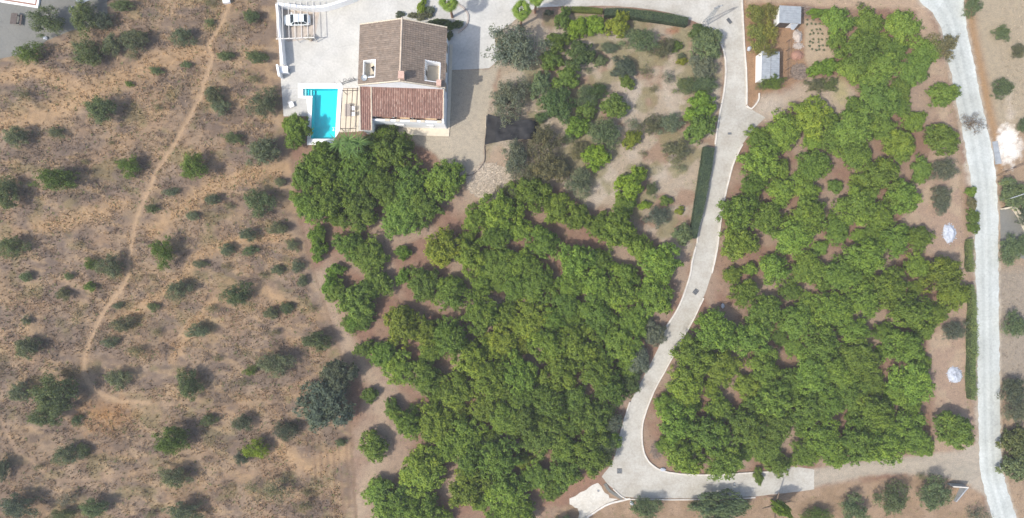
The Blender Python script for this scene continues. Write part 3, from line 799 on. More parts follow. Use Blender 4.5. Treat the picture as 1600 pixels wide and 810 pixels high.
chair(t, M['iron'])

# ------------------------------------------------------------------ swimming pool
pool = empty("swimming_pool", (*W(506, 180), 0), 0, "turquoise swimming pool with steps at its villa-side corner", "swimming pool")
pc = Vector((*W(506, 180), 0))
def rel(p, z=0): q = W(*p); return (q[0] - pc.x, q[1] - pc.y, z)
PL = [rel(p) for p in POOL]
b = MB(); n = len(PL); D = -1.3
b.v += [(x, y, 0.03) for x, y, _ in PL] + [(x, y, D) for x, y, _ in PL]
for i in range(n): b.f.append((i, (i + 1) % n, n + (i + 1) % n, n + i))
b.f.append(tuple(n + i for i in range(n)))
b.build("basin", M['pool_tile'], pool)
w = MB(); w.v += [(x * 0.999, y * 0.999, -0.07) for x, y, _ in PL]; w.f.append(tuple(range(n))[::-1])
w.build("water", M['water'], pool)
for k in range(4):
    x0, y1, _ = rel((474.4 + 3.6 * k, 139.4)); x1, y0, _ = rel((474.4 + 3.6 * (k + 1) - 0.1, 149.6))
    MB().box(x0, x1, y0, y1, D + 0.01, -0.22 - 0.24 * k).build("step", M['pool_tile'] if k % 2 else M['white'], pool)
def coping(pts):
    P = [rel(p) for p in pts]
    return MB().prism([(x, y) for x, y, _ in P], 0.016, 0.075).build("coping", M['white'], pool)
coping([(466, 131), (534, 131), (528.3, 138.8), (473.8, 138.8)])
coping([(534, 131.3), (536, 138), (531, 205), (523.4, 217), (528.3, 139)])
coping([(466, 131.3), (473.7, 139), (473.7, 150.3), (488.6, 150.3), (488.2, 154), (479, 154), (466, 153)])
coping([(479, 154.3), (488.2, 154.3), (485.7, 217), (480, 217), (482, 180)])
coping([(480, 217.3), (523.4, 217.3), (519, 226), (480, 227)])
lad = empty("pool_ladder", (*W(523.5, 203), 0.05), 0, "small white pool ladder on the villa side of the pool", "ladder")
for s in (-1, 1):
    m_ = MB(); P = [(-0.25, s * 0.22, -0.5), (-0.25, s * 0.22, 0.5), (0.0, s * 0.22, 0.7), (0.35, s * 0.22, 0.5), (0.38, s * 0.22, 0.0)]
    for a, c in zip(P[:-1], P[1:]): m_.tube(a, c, 0.035, n=6)
    m_.build("rail", M['plastic_white'], lad)
for k in range(2): MB().box(-0.31, -0.2, -0.19, 0.19, -0.3 + 0.25 * k, -0.26 + 0.25 * k).build("rung", M['plastic_white'], lad)

# terrace beside the pool: floor slab, pergola, table, chairs, ironwork
sheet("pool_terrace", [(536.5, 139), (562, 139), (560, 206), (531, 207)], 0.02, M['cream'])
perg = empty("terrace_pergola", (*W(546, 170), 0), 0, "thin dark pergola over the cream terrace between pool and villa", "pergola")
gc = W(546, 170)
def prel(p, z): q = W(*p, z); return (q[0] - gc[0], q[1] - gc[1], z)
for a, c in (((534.5, 140), (531.5, 203)), ((543, 139), (540, 205)), ((551.5, 138), (547, 206)), ((559, 137), (556, 206))):
    MB().beam(prel(a, 2.5), prel(c, 2.5), 0.08, 0.12).build("beam", M['dark_wood'], perg)
for a in ((535.6, 141.5), (532.6, 201)):
    x, y, _ = prel(a, 2.5); MB().tube((x, y, 0.022), (x, y, 2.495), 0.045, n=6).build("post", M['dark_wood'], perg)
    x2, y2, _ = prel((559.6 if a[1] < 170 else 556.6, a[1]), 2.5)
    MB().beam((x - 0.05, y, 2.38), (x2, y2, 2.38), 0.08, 0.115).build("cross_beam", M['dark_wood'], perg)
tb = empty("terrace_table", (*W(545, 174), 0.022), 0, "long brown table on the cream terrace beside the pool", "table")
MB().box(-0.42, 0.42, -0.95, 0.95, 0.70, 0.75).build("tabletop", M['cloth_grey'], tb)
for a in (-1, 1):
    for c in (-1, 1): MB().box(a * 0.36 - 0.03, a * 0.36 + 0.03, c * 0.85 - 0.03, c * 0.85 + 0.03, 0, 0.699).build("leg", M['dark_wood'], tb)
for py_, nm in ((170.5, "white chair by the villa end of the long brown terrace table"), (179.5, "white chair by the orchard end of the long brown terrace table")):
    t = empty("dining_chair", (*W(552.5, py_), 0.022), R(-90), nm, "chair", "chairs at the terrace table"); chair(t, M['plastic_white'], 0.32)
iron = empty("iron_trellis", (*W(533, 133), 0.02), R(12), "black wrought iron trellis with scrolls at the pool terrace entrance", "trellis")
MB().tube((-0.5, 0, 0), (-0.5, 0, 2.1), 0.05, 0.02, 6).build("post", M['iron'], iron)
MB().tube((0.35, 0, 0), (0.35, 0, 2.1), 0.05, 0.02, 6).build("post", M['iron'], iron)
MB().tube((2.4, 0.2, 0), (2.4, 0.2, 2.0), 0.05, 0.03, 6).build("post", M['iron'], iron)
MB().beam((0.35, 0, 0.95), (2.4, 0.2, 0.95), 0.05, 0.06).build("rail", M['iron'], iron)
MB().beam((0.35, 0, 0.2), (2.4, 0.2, 0.2), 0.05, 0.06).build("rail", M['iron'], iron)
for i in range(9):
    f = (i + 0.5) / 9; MB().tube((0.35 + 2.05 * f, 0.2 * f, 0.26), (0.35 + 2.05 * f, 0.2 * f, 0.948), 0.022, n=5).build("bar", M['iron'], iron)
for cx, r_ in ((1.0, 0.38), (1.8, 0.30)):
    m_ = MB(); pts = [(cx + r_ * (1 - 0.05 * k) * math.cos(k * 0.5), 0.1 + r_ * (1 - 0.05 * k) * math.sin(k * 0.5) * 0.5, 1.35 + r_ * (1 - 0.05 * k) * math.sin(k * 0.5)) for k in range(15)]
    for a, c in zip(pts[:-1], pts[1:]): m_.tube(a, c, 0.035, n=5)
    m_.build("scroll", M['iron'], iron)
gs = empty("garden_chair", (*W(457, 165), 0.014), R(20), "white seat with dark underside on the paving beside the pool", "chair")
chair(gs, M['plastic_white'], 0.36)

# ------------------------------------------------------------------ boundary wall, carport and car
def walling(name, segs, t, h, label, cat, mat=M['white']):
    o = empty(name, (*W(*segs[0][0]), 0), 0, label, cat); ox, oy = W(*segs[0][0])
    for seg in segs:
        P = smooth(seg, 4) if len(seg) > 2 else seg
        mb = MB(); cp = MB(); X = [Vector((W(*p)[0] - ox, W(*p)[1] - oy, 0)) for p in P]; n = len(X)
        for m_, hw_, z0, z1 in ((mb, t / 2, 0, h), (cp, t / 2 + 0.04, h + 0.002, h + 0.08)):
            for i in range(n):
                d = (X[min(i + 1, n - 1)] - X[max(i - 1, 0)]).normalized(); s = Vector((-d.y, d.x, 0)) * hw_
                for q, z in ((X[i] - s, z0), (X[i] + s, z0), (X[i] + s, z1), (X[i] - s, z1)): m_.v.append((q.x, q.y, z))
            for i in range(n - 1):
                for j in range(4):
                    k = (j + 1) % 4; m_.f.append((i * 4 + j, i * 4 + k, i * 4 + 4 + k, i * 4 + 4 + j))
            m_.f.append((0, 3, 2, 1)); m_.f.append(tuple(4 * (n - 1) + i for i in range(4)))
        mb.build("wall_panel", mat, o); cp.build("coping", mat, o)
    return o
walling("boundary_wall", [[(438.5, 13.5), (447, 104)], [(439.9, 13.2), (462, 15.5), (485, 18), (510, 17), (535, 10), (556, 2), (570, -6)]], 0.26, 1.7, "tall white boundary wall around the carport corner of the yard", "wall")
walling("low_wall", [[(438.5, 106), (442, 124)]], 0.22, 1.6, "short white wall stub where the yard wall ends", "wall")
t = empty("meter_cabinet", (*W(447.5, 112), 0.012), R(3), "white cabinet at the end of the white boundary wall", "cabinet")
MB().box(-0.55, 0.55, -0.45, 0.45, 0, 1.05).build("body", M['white'], t)
MB().box(-0.6, 0.6, -0.5, 0.5, 1.052, 1.12).build("lid", M['white'], t)
MB().box(0.552, 0.57, -0.35, 0.35, 0.1, 0.95).build("door", M['zinc'], t)
cp = empty("carport", (*W(480, 35), 0.012), 0, "open carport of slim pale beams over the white car", "carport")
cc = W(480, 35)
def crel(p, z): q = W(*p, z); return (q[0] - cc[0], q[1] - cc[1], z)
for k, x in enumerate((433, 442.2, 451.6, 461, 471, 481, 490.5)):
    MB().beam(crel((x - 1.2, 4.5 - 0.4 * k), 2.05), crel((x + 0.6, 61 - 0.3 * k), 2.05), 0.07, 0.12).build("beam", M['pale_wood'], cp)
MB().beam(crel((431.5, 61.5), 1.93), crel((492, 59), 1.93), 0.12, 0.118).build("cross_beam", M['pale_wood'], cp)
for p in ((434, 61.2), (462, 60.2), (490, 59.2)):
    x, y, _ = crel(p, 1.93); MB().tube((x, y, 0), (x, y, 1.925), 0.06, n=6).build("post", M['pale_wood'], cp)
sheet("carport_floor", [(443, 16), (500, 14), (492, 60), (450, 66), (447, 64)], 0.018, plain('carport_screed', (0.40, 0.345, 0.29), 0.9, 0.2, 2))

car = empty("parked_car", (*W(464.2, 31.2, 0.7), 0.02), R(1.5), "white hatchback car parked under the slim carport beams", "car")
L, HWD = 4.15, 0.86
st = [(-2.07, 0.60, 0.45, 0.62), (-1.98, 0.74, 0.30, 0.72), (-1.6, 0.83, 0.24, 0.82), (-0.95, 0.86, 0.22, 0.93), (0.2, 0.865, 0.22, 0.96), (1.3, 0.86, 0.22, 0.97), (1.85, 0.80, 0.26, 0.93), (2.02, 0.70, 0.34, 0.82)]
bm_ = MB()
for x, hw_, z0, z1 in st:
    prof = [(-hw_ * 0.93, z0), (-hw_, z0 + (z1 - z0) * 0.45), (-hw_ * 0.97, z0 + (z1 - z0) * 0.85), (-hw_ * 0.82, z1), (0, z1 + 0.035), (hw_ * 0.82, z1), (hw_ * 0.97, z0 + (z1 - z0) * 0.85), (hw_, z0 + (z1 - z0) * 0.45), (hw_ * 0.93, z0)]
    bm_.v += [(x, y, z) for y, z in prof]
for i in range(len(st) - 1):
    for j in range(9):
        k = (j + 1) % 9; bm_.f.append((i * 9 + j, i * 9 + k, i * 9 + 9 + k, i * 9 + 9 + j))
bm_.f.append(tuple(range(9))); bm_.f.append(tuple(9 * (len(st) - 1) + i for i in range(9)))
bm_.build("body", M['car_white'], car, smooth=True)
A0, A1, B0, B1 = -0.95, -0.30, 1.25, 1.72       # windscreen foot/top, rear glass top/foot
zb, zr, wb, wr_ = 0.94, 1.46, 0.80, 0.60
rf = MB()
rf.v += [(A1, -wr_, zr - 0.03), (A1 + 0.15, -wr_ * 0.98, zr + 0.005), (B0, -wr_ * 0.95, zr - 0.03), (A1, wr_, zr - 0.03), (A1 + 0.15, wr_ * 0.98, zr + 0.005), (B0, wr_ * 0.95, zr - 0.03), (0.45, -wr_, zr + 0.03), (0.45, wr_, zr + 0.03)]
rf.f += [(0, 3, 4, 1), (1, 4, 7, 6), (6, 7, 5, 2)]
ro = rf.build("roof", M['car_white'], car); md = ro.modifiers.new("s", 'SOLIDIFY'); md.thickness = 0.03
MB().quad((A0, -wb + 0.06, zb + 0.02), (A0, wb - 0.06, zb + 0.02), (A1, wr_ - 0.04, zr - 0.04), (A1, -wr_ + 0.04, zr - 0.04)).build("windscreen", M['glass'], car)
MB().quad((B1, wb - 0.1, zb), (B1, -wb + 0.1, zb), (B0, -wr_ + 0.06, zr - 0.04), (B0, wr_ - 0.06, zr - 0.04)).build("rear_window", M['glass'], car)
for s in (-1, 1):
    MB().quad((A0 + 0.1, s * wb, zb), (0.3, s * wb, zb), (0.3, s * wr_, zr - 0.03), (A1 + 0.03, s * wr_, zr - 0.04)).build("side_window", M['glass'], car)
    MB().quad((0.38, s * wb, zb), (B1 - 0.12, s * wb, zb), (B0 - 0.02, s * wr_, zr - 0.04), (0.38, s * wr_, zr - 0.03)).build("side_window", M['glass'], car)
    for a, c in (((A0, s * (wb - .03), zb), (A1, s * wr_, zr - 0.03)), ((0.34, s * (wb + 0.01), zb), (0.34, s * wr_, zr - 0.03)), ((B1, s * (wb - .05), zb), (B0, s * wr_ * 0.95, zr - 0.03))): MB().tube(a, c, 0.045, n=6).build("pillar", M['car_white'], car)
    MB().box(A0 + 0.12, A0 + 0.32, *sorted((s * 0.84, s * 1.0)), 0.95, 1.08).build("wing_mirror", M['car_white'], car, 0.02)
    MB().quad((-2.0, s * 0.72, 0.60), (-1.72, s * 0.82, 0.62), (-1.66, s * 0.76, 0.805), (-1.9, s * 0.55, 0.765)).build("headlight", M['glass'], car)
    MB().box(1.86, 2.0, *sorted((s * 0.52, s * 0.74)), 0.62, 0.86).build("tail_light", M['terracotta'], car)
    for x in (-1.35, 1.28):
        wlo = MB().tube((x, s * 0.70, 0.30), (x, s * 0.88, 0.30), 0.31, n=18).build("wheel", M['rubber'], car)
        MB().tube((x, s * 0.875, 0.30), (x, s * 0.89, 0.30), 0.19, n=12).build("rim", M['steel'], wlo)
MB().box(-2.09, -2.0, -0.5, 0.5, 0.36, 0.5).build("bumper", M['rubber'], car)

# ------------------------------------------------------------------ sheds, netting, mast
def corrugated(name, mat, parent, x0, x1, y0, y1, zA, zB, along='y', pitch=0.18, amp=0.025):
    """ribbed sheet falling from zA (at x0) to zB (at x1); ribs run down the fall"""
    mb = MB(); k = 0
    mb.v += [(x0, y0, zA - 0.03), (x1, y0, zB - 0.03), (x1, y1, zB - 0.03), (x0, y1, zA - 0.03), (x0, y0, zA), (x1, y0, zB), (x1, y1, zB), (x0, y1, zA)]
    mb.f += [(3, 2, 1, 0), (4, 5, 6, 7), (0, 1, 5, 4), (1, 2, 6, 5), (2, 3, 7, 6), (3, 0, 4, 7)]
    n = int((y1 - y0) / 0.34)
    for i in range(n + 1):
        y = y0 + 0.04 + (y1 - y0 - 0.08) * i / n; k = len(mb.v)
        mb.v += [(x0 + 0.002, y - 0.035, zA + 0.001), (x0 + 0.002, y, zA + 0.05), (x0 + 0.002, y + 0.035, zA + 0.001), (x1 - 0.002, y - 0.035, zB + 0.001), (x1 - 0.002, y, zB + 0.05), (x1 - 0.002, y + 0.035, zB + 0.001)]
        mb.f += [(k, k + 1, k + 4, k + 3), (k + 1, k + 2, k + 5, k + 4), (k, k + 2, k + 1), (k + 3, k + 4, k + 5)]
    return mb.build(name, mat, parent)
x0, y1 = W(1217.5, 9, 2.5); x1, y0 = W(1252, 37, 2.3)
sx, sy = (x0 + x1) / 2, (y0 + y1) / 2
shed = empty("tool_shed", (sx, sy, 0), R(-1), "grey sheet-roofed shed at the top of the vegetable rows", "shed")
hx, hy = (x1 - x0) / 2, (y1 - y0) / 2
corrugated("roof", M['zinc'], shed, -hx, hx, -hy, hy, 2.55, 2.25)
MB().box(-hx + 0.15, -hx + 0.25, -hy + 0.15, hy - 0.15, 0, 2.48).build("wall", M['white'], shed)
MB().box(hx - 0.25, hx - 0.15, -hy + 0.15, hy - 0.15, 0, 2.2).build("wall", M['zinc'], shed)
MB().box(-hx + 0.253, hx - 0.253, hy - 0.25, hy - 0.15, 0, 2.22).build("wall", M['zinc'], shed)
MB().box(0.3, hx - 0.253, -hy + 0.15, -hy + 0.25, 0, 2.2).build("wall", M['white'], shed)
MB().box(-hx + 0.3, 0.25, -hy + 0.17, -hy + 0.23, 0, 2.0).build("door", M['dark_wood'], shed)
ap = MB(); ap.quad((0.2, -hy - 0.03, 2.2), (1.35, -hy - 0.03, 2.2), (0.75, -hy - 0.85, 1.9), (0.3, -hy - 0.75, 1.95)); 
a_ = ap.build("awning", M['zinc'], shed); a_.modifiers.new("t", 'SOLIDIFY').thickness = 0.03

x0, y1 = W(1190, 80, 2.5); x1, y0 = W(1218, 124, 2.3)
sx, sy = (x0 + x1) / 2, (y0 + y1) / 2; hx, hy = (x1 - x0) / 2, (y1 - y0) / 2
barn = empty("long_shed", (sx, sy, 0), R(-1), "long grey sheet-roofed shed with a white side wall beside the drive", "shed")
corrugated("roof", M['zinc'], barn, -hx, 0.01, -hy, hy, 2.5, 2.44)
corrugated("roof", M['zinc'], barn, 0.06, hx, -hy, hy, 2.44, 2.3)
MB().box(-hx + 0.02, -hx + 0.16, -hy + 0.05, hy - 0.05, 0, 2.44).build("wall", M['white'], barn)
MB().box(hx - 0.25, hx - 0.13, -hy + 0.1, hy - 0.1, 0, 2.24).build("wall", M['zinc'], barn)
MB().box(-hx + 0.163, hx - 0.253, hy - 0.2, hy - 0.1, 0, 2.26).build("wall", M['zinc'], barn)
MB().box(-hx + 0.163, hx - 0.253, -hy + 0.1, -hy + 0.2, 0, 2.26).build("wall", M['white'], barn)
MB().box(-0.5, 0.4, -hy + 0.06, -hy + 0.098, 0, 2.0).build("door", M['dark_wood'], barn)
for k in range(0): MB().box(-hx - 0.0, -hx + 0.018, -1.6 + 1.4 * k, -1.0 + 1.4 * k, 1.1, 1.8).build("window", M['glass'], barn)

fe = empty("post_fence", (*W(1227, 100), 0), 0, "row of thin posts with rails beside the long shed", "fence"); fx, fy = W(1227, 100)
fp = [(1229, 66), (1228.5, 80), (1228, 95), (1227.5, 110), (1228, 126)]
for p in fp:
    q = W(*p); MB().tube((q[0] - fx, q[1] - fy, 0), (q[0] - fx, q[1] - fy, 1.4), 0.06, 0.05, 6).build("post", M['bark'], fe)
for z in (0.6, 1.2):
    for a, c in zip(fp[:-1], fp[1:]):
        a, c = W(*a), W(*c); MB().tube((a[0] - fx, a[1] - fy, z), (c[0] - fx, c[1] - fy, z), 0.03, n=5).build("rail", M['bark'], fe)

net = empty("shade_net_shelter", (*W(797, 205), 0), 0, "black shade net shelter between the gravel yard and the garden trees", "shelter"); nx0, ny0 = W(797, 205)
T4 = [(762, 178), (834, 187), (834, 218), (757, 227)]
V, F = [], []; nu, nv = 22, 14
for j in range(nv + 1):
    for i in range(nu + 1):
        u, v = i / nu, j / nv
        a = [T4[0][k] * (1 - u) + T4[1][k] * u for k in range(2)]; c = [T4[3][k] * (1 - u) + T4[2][k] * u for k in range(2)]
        p = [a[k] * (1 - v) + c[k] * v for k in range(2)]
        p[1] += 3.5 * math.sin(math.pi * u) * (1 if v < 0.5 else -1) * abs(2 * v - 1) + rnd.uniform(-.3, .3)
        z = 2.1 - 0.32 * math.sin(math.pi * u) * math.sin(math.pi * v) - 0.15 * abs(math.sin(2 * math.pi * u)) + 0.5 * (float(vnoise(np.array([p[0] / 7.0]), np.array([p[1] / 6.0]), 4)[0]) - 0.5) + rnd.uniform(-0.09, 0.09)
        if u > 0.93: z -= 0.5 * (u - 0.93) / 0.07
        q = W(*p, 2.0); V.append((q[0] - nx0, q[1] - ny0, z))
for j in range(nv):
    for i in range(nu): k = j * (nu + 1) + i; F.append((k, k + 1, k + nu + 2, k + nu + 1))
cv = [(*V[i_ * (nu + 1) + nu][:2], V[i_ * (nu + 1) + nu][2]) for i_ in range(nv + 1)]
cb = MB()
for q in cv: cb.v += [q, (q[0] + 0.35 + rnd.uniform(-.15, .15), q[1], 0.9), (q[0] + 0.45 + rnd.uniform(-.2, .2), q[1], 0.03)]
for i_ in range(nv):
    for j_ in range(2): k = i_ * 3 + j_; cb.f.append((k, k + 1, k + 4, k + 3))
cb.build("net_curtain", M['net'], net)
link(bpy.data.objects.new("net", np_mesh("net", np.array(V), np.array(F)[:, ::-1], M['net'], smooth=False)), net)
for p in ((762, 179), (760, 195), (758.5, 211), (757.5, 226), (796, 183), (833, 188), (833, 217), (800, 228)):
    q = W(*p, 2.0); MB().tube((q[0] - nx0, q[1] - ny0, 0), (q[0] - nx0, q[1] - ny0, 2.15), 0.05, 0.04, 6).build("pole", M['bark'], net)
cr = MB(); 
for k in range(3): cr.box(-2.9 - 0.0, -2.7, -1.9 + 0.55 * k + 1.9, -1.4 + 0.55 * k + 1.9, 0, 0.5)
t = empty("water_trough", (*W(761, 190), 0), R(-2), "pale narrow trough along the gravel side of the black net shelter", "trough")
MB().box(-0.16, 0.16, -0.9, 0.9, 0, 0.12).build("base", M['zinc'], t)
for a in ((-0.2, -0.15, -0.95, 0.95), (0.15, 0.2, -0.95, 0.95), (-0.149, 0.149, -0.95, -0.9), (-0.149, 0.149, 0.9, 0.95)): MB().box(a[0], a[1], a[2], a[3], 0, 0.45).build("side", M['cream'], t)

mast = empty("lattice_mast", (*W(1100.5, 38), 0), R(20), "grey steel lattice mast at the bend of the drive", "mast")
HM = 7.2
for a in (-1, 1):
    for c in (-1, 1): MB().tube((a * 0.30, c * 0.30, 0), (a * 0.13, c * 0.13, HM), 0.04, 0.03, 5).build("leg", M['steel'], mast)
nb = 12
for i in range(nb):
    z0, z1 = HM * i / nb, HM * (i + 1) / nb
    w0, w1 = 0.30 - 0.17 * i / nb, 0.30 - 0.17 * (i + 1) / nb
    s = 1 if i % 2 else -1
    m_ = MB()
    for c in (-1, 1):
        m_.tube((-s * w0, c * w0, z0), (s * w1, c * w1, z1), 0.02, n=4); m_.tube((c * w0, s * w0, z0), (c * w1, -s * w1, z1), 0.02, n=4)
    m_.build("brace", M['steel'], mast)
MB().box(-0.7, 0.7, -0.06, 0.06, HM - 0.35, HM - 0.25).build("crossarm", M['steel'], mast)
for k in (-0.6, 0, 0.6): MB().tube((k, 0, HM - 0.249), (k, 0, HM - 0.05), 0.05, 0.03, 6).build("insulator", M['glass'], mast)
MB().box(-0.45, 0.45, -0.45, 0.45, 0, 0.14).build("footing", M['kerb'], mast)

# drains in the drive, heaps, wall corner by the junction
grates = [((1139.5, 33), 0.75, 0.4, -50, "dark drain grate in the drive below the lattice mast"), ((1087, 456), 0.7, 0.55, 50, "dark drain grate halfway down the curving drive"), ((968, 736), 0.62, 0.62, 0, "dark square drain grate where the drive forks"), ((1140, 209), 0.45, 0.25, 0, "small drain grate where the shed track meets the drive"), ((1147.5, 757), 0.25, 0.5, 5, "small drain grate in the drive towards the main road"), ((935, 767), 0.25, 0.25, 0, "small dark grate in the pale concrete pad")]
for p, w_, h_, rz, lab in grates:
    t = empty("drain_grate", (*W(*p), 0.012), R(rz), lab, "drain", "drain grates in the drive")
    f = MB()
    for a in ((-w_, w_, -h_, -h_ * 0.8), (-w_, w_, h_ * 0.8, h_), (-w_, -w_ * 0.85, -h_ * 0.799, h_ * 0.799), (w_ * 0.85, w_, -h_ * 0.799, h_ * 0.799)): f.box(a[0] / 1.6, a[1] / 1.6, a[2] / 1.6, a[3] / 1.6, 0, 0.03)
    f.build("frame", M['iron'], t)
    MB().box(-w_ / 1.9, w_ / 1.9, -h_ / 2.0, h_ / 2.0, 0.001, 0.008).build("pit", M['rubber'], t)
    b = MB()
    for k in range(5): x = (-0.8 + 0.4 * k) * w_ / 1.7; b.box(x - 0.02, x + 0.02, -h_ / 2.01, h_ / 2.01, 0.01, 0.026)
    b.build("grille", M['steel'], t)

def heap(name, p, rx, ry, h, mat, label, cat, seed, lump=0.5):
    nr, na = 12, 30; V, F = [(0, 0, h)], []
    for i in range(1, nr + 1):
        f = i / nr
        for k in range(na):
            a = 2 * math.pi * k / na
            nzv = float(fbm(np.array([math.cos(a) * 2.2 * f + seed * 7.1]), np.array([math.sin(a) * 2.2 * f + 3.3]), seed, 3)[0])
            e = 1 + 0.55 * (float(fbm(np.array([math.cos(a) * 1.3 + seed]), np.array([math.sin(a) * 1.3]), seed + 5, 3)[0]) - 0.5) * f
            V.append((rx * f * e * math.cos(a), ry * f * e * math.sin(a), max(-0.02, h * ((1 - f * f) ** 0.8 if f < 1 else 0) * (1 - lump + 2 * lump * nzv)) - (0.03 if i == nr else 0)))
    for k in range(na): F.append((0, 1 + k, 1 + (k + 1) % na))
    me = bpy.data.meshes.new(name); G = list(F)
    for i in range(nr - 1):
        for k in range(na):
            a, b_ = 1 + i * na + k, 1 + i * na + (k + 1) % na; G.append((a, a + na, b_ + na, b_))
    me.from_pydata(V, [], G); me.materials.append(mat)
    for pl_ in me.polygons: pl_.use_smooth = True
    o = link(bpy.data.objects.new(name, me)); o.location = (*W(*p), 0)
    sb = bmesh.new(); r2 = random.Random(seed)
    for k in range(120):
        a, f = r2.uniform(0, 6.28), r2.random() ** 0.6 * 1.12; x, y = rx * f * math.cos(a), ry * f * math.sin(a)
        s_ = r2.uniform(0.04, 0.11); z = max(0, h * (1 - f * f)) * 0.9 + s_ * 0.2
        q = bmesh.ops.create_icosphere(sb, subdivisions=1, radius=s_)
        for v_ in q['verts']: v_.co = Vector((v_.co.x * r2.uniform(.7, 1.3) + x, v_.co.y * r2.uniform(.7, 1.2) + y, v_.co.z * 0.7 + z))
    m2 = bpy.data.meshes.new("lump"); sb.to_mesh(m2); sb.free(); m2.materials.append(mat)
    tag(link(bpy.data.objects.new("lump", m2), o), kind='stuff')
    return tag(o, label, cat)
heap("white_heap", (1483, 365), 1.1, 1.5, 0.4, M['chalk'], "white lime heap on bare soil below the grey-leaved bushes", "heap", 2, 0.9)
heap("white_heap", (1491, 586), 1.15, 1.25, 0.45, M['chalk'], "rounded white lime heap near the main road and dirt lane junction", "heap", 4, 0.7)
heap("rubble_heap", (1246, 57), 0.7, 1.0, 0.45, M['stone'], "pale rubble heap below the grey sheet-roofed shed", "heap", 6, 0.7)
heap("rubble_heap", (1247, 72), 0.8, 0.5, 0.25, M['stone'], "whitish rubble heap between the two sheds", "heap", 7, 0.8)
heap("soil_heap", (1246, 87), 0.95, 0.75, 0.5, M['terracotta'], "red brown soil heap beside the thin post fence", "heap", 8, 0.4)

def twig_pile(name, p, rx, ry, h, n, label):
    V, F = [], []
    for i in range(n):
        a, f = rnd.uniform(0, 6.28), math.sqrt(rnd.random()); x, y = rx * f * math.cos(a), ry * f * math.sin(a); z = h * (1 - f * f) * rnd.random() + 0.05
        d = rnd.uniform(0, 3.14); l_ = rnd.uniform(0.3, 0.8); dz = rnd.uniform(-0.15, 0.15)
        ux, uy = math.cos(d) * l_ / 2, math.sin(d) * l_ / 2; w_ = rnd.uniform(0.02, 0.045)
        k = len(V)
        for s, t_ in ((-1, -1), (-1, 1), (1, 1), (1, -1)): V.append((x + s * ux - t_ * w_ * math.sin(d), y + s * uy + t_ * w_ * math.cos(d), z + s * dz + (0.03 if t_ > 0 else 0)))
        F.append((k, k + 1, k + 2, k + 3))
    o = link(bpy.data.objects.new(name, np_mesh(name, np.array(V), np.array(F), M['straw' if 'straw' in name else 'twig']))); o.location = (*W(*p), 0)
    tag(o, label, "brushwood", kind='stuff'); return o
twig_pile("brushwood_heap", (1248, 113), 1.3, 1.2, 0.8, 700, "grey heap of cut brushwood below the vegetable plot")
twig_pile("straw_litter", (765, 284), 3.6, 2.8, 0.12, 2600, "pale straw and cut twigs strewn below the gravel yard")
twig_pile("prunings", (1026, 703), 0.9, 1.3, 0.2, 260, "dry prunings lying in the bend of the kerb")
twig_pile("prunings", (1258, 18), 1.4, 0.8, 0.2, 160, "dry prunings beside the shed roof")

cw = empty("wall_corner", (*W(1496, 757), 0), R(-4), "low pale wall corner with a white coping near the road junction", "wall")
MB().box(-1.6, 0.75, -0.1, 0.12, 0, 1.35).build("wall_panel", M['zinc'], cw)
MB().box(-1.65, 0.80, -0.08, 0.10, 1.352, 1.40).build("coping", M['kerb'], cw)
w_ = MB(); k = 0
for q in ((0.55, -0.103), (0.75, -0.103), (-0.25, -2.6), (-0.45, -2.6)): w_.v.append((*q, 0)); 
for q, z in zip(((0.55, -0.103), (0.75, -0.103), (-0.25, -2.6), (-0.45, -2.6)), (1.34, 1.34, 0.5, 0.5)): w_.v.append((*q, z))
w_.f += [(3, 2, 1, 0), (4, 5, 6, 7), (0, 1, 5, 4), (1, 2, 6, 5), (2, 3, 7, 6), (3, 0, 4, 7)]
w_.build("wall_panel", M['zinc'], cw)
walling("garden_wall", [[(1563, 327), (1578, 325), (1586, 333), (1596, 352), (1610, 380)]], 0.18, 0.9, "pale low wall bordering the grey side yard by the main road", "wall", M['cream'])
fe2 = empty("rail_fence", (*W(1580, 310), 0), 0, "pale pole fence crossing the dark tree beside the main road", "fence"); fx, fy = W(1580, 310)
MB().tube((W(1563, 312)[0] - fx, W(1563, 312)[1] - fy, 2.2), (W(1606, 294)[0] - fx, W(1606, 294)[1] - fy, 4.4), 0.07, n=6).build("rail", M['steel'], fe2)
for p, z in (((1563, 312), 2.3), ((1606, 294), 4.5)): q = W(*p); MB().tube((q[0] - fx, q[1] - fy, 0), (q[0] - fx, q[1] - fy, z), 0.08, n=6).build("post", M['steel'], fe2)
fe3 = empty("low_fence", (*W(1575, 266), 0), 0, "low grey rail fence on brown earth beside the main road bend", "fence"); fx, fy = W(1575, 266)
P3 = [(1557, 275), (1570, 268), (1584, 262), (1600, 255)]
for p in P3: q = W(*p); MB().tube((q[0] - fx, q[1] - fy, 0), (q[0] - fx, q[1] - fy, 1.0), 0.05, n=6).build("post", M['bark'], fe3)
for a, c in zip(P3[:-1], P3[1:]): a, c = W(*a), W(*c); MB().beam((a[0] - fx, a[1] - fy, 0.9), (c[0] - fx, c[1] - fy, 0.9), 0.12, 0.08).build("rail", M['bark'], fe3)
gt = empty("entrance_ramp", (*W(1556, 240), 0), R(8), "grey stepped ramp beside the main road near the chalky ground", "ramp")
for k in range(4): MB().box(-0.35, 0.5, -1.7 + 0.9 * k, -0.82 + 0.9 * k, 0.0, 0.1 + 0.05 * (3 - k)).build("step", M['zinc'], gt)
rk = random.Random(3)
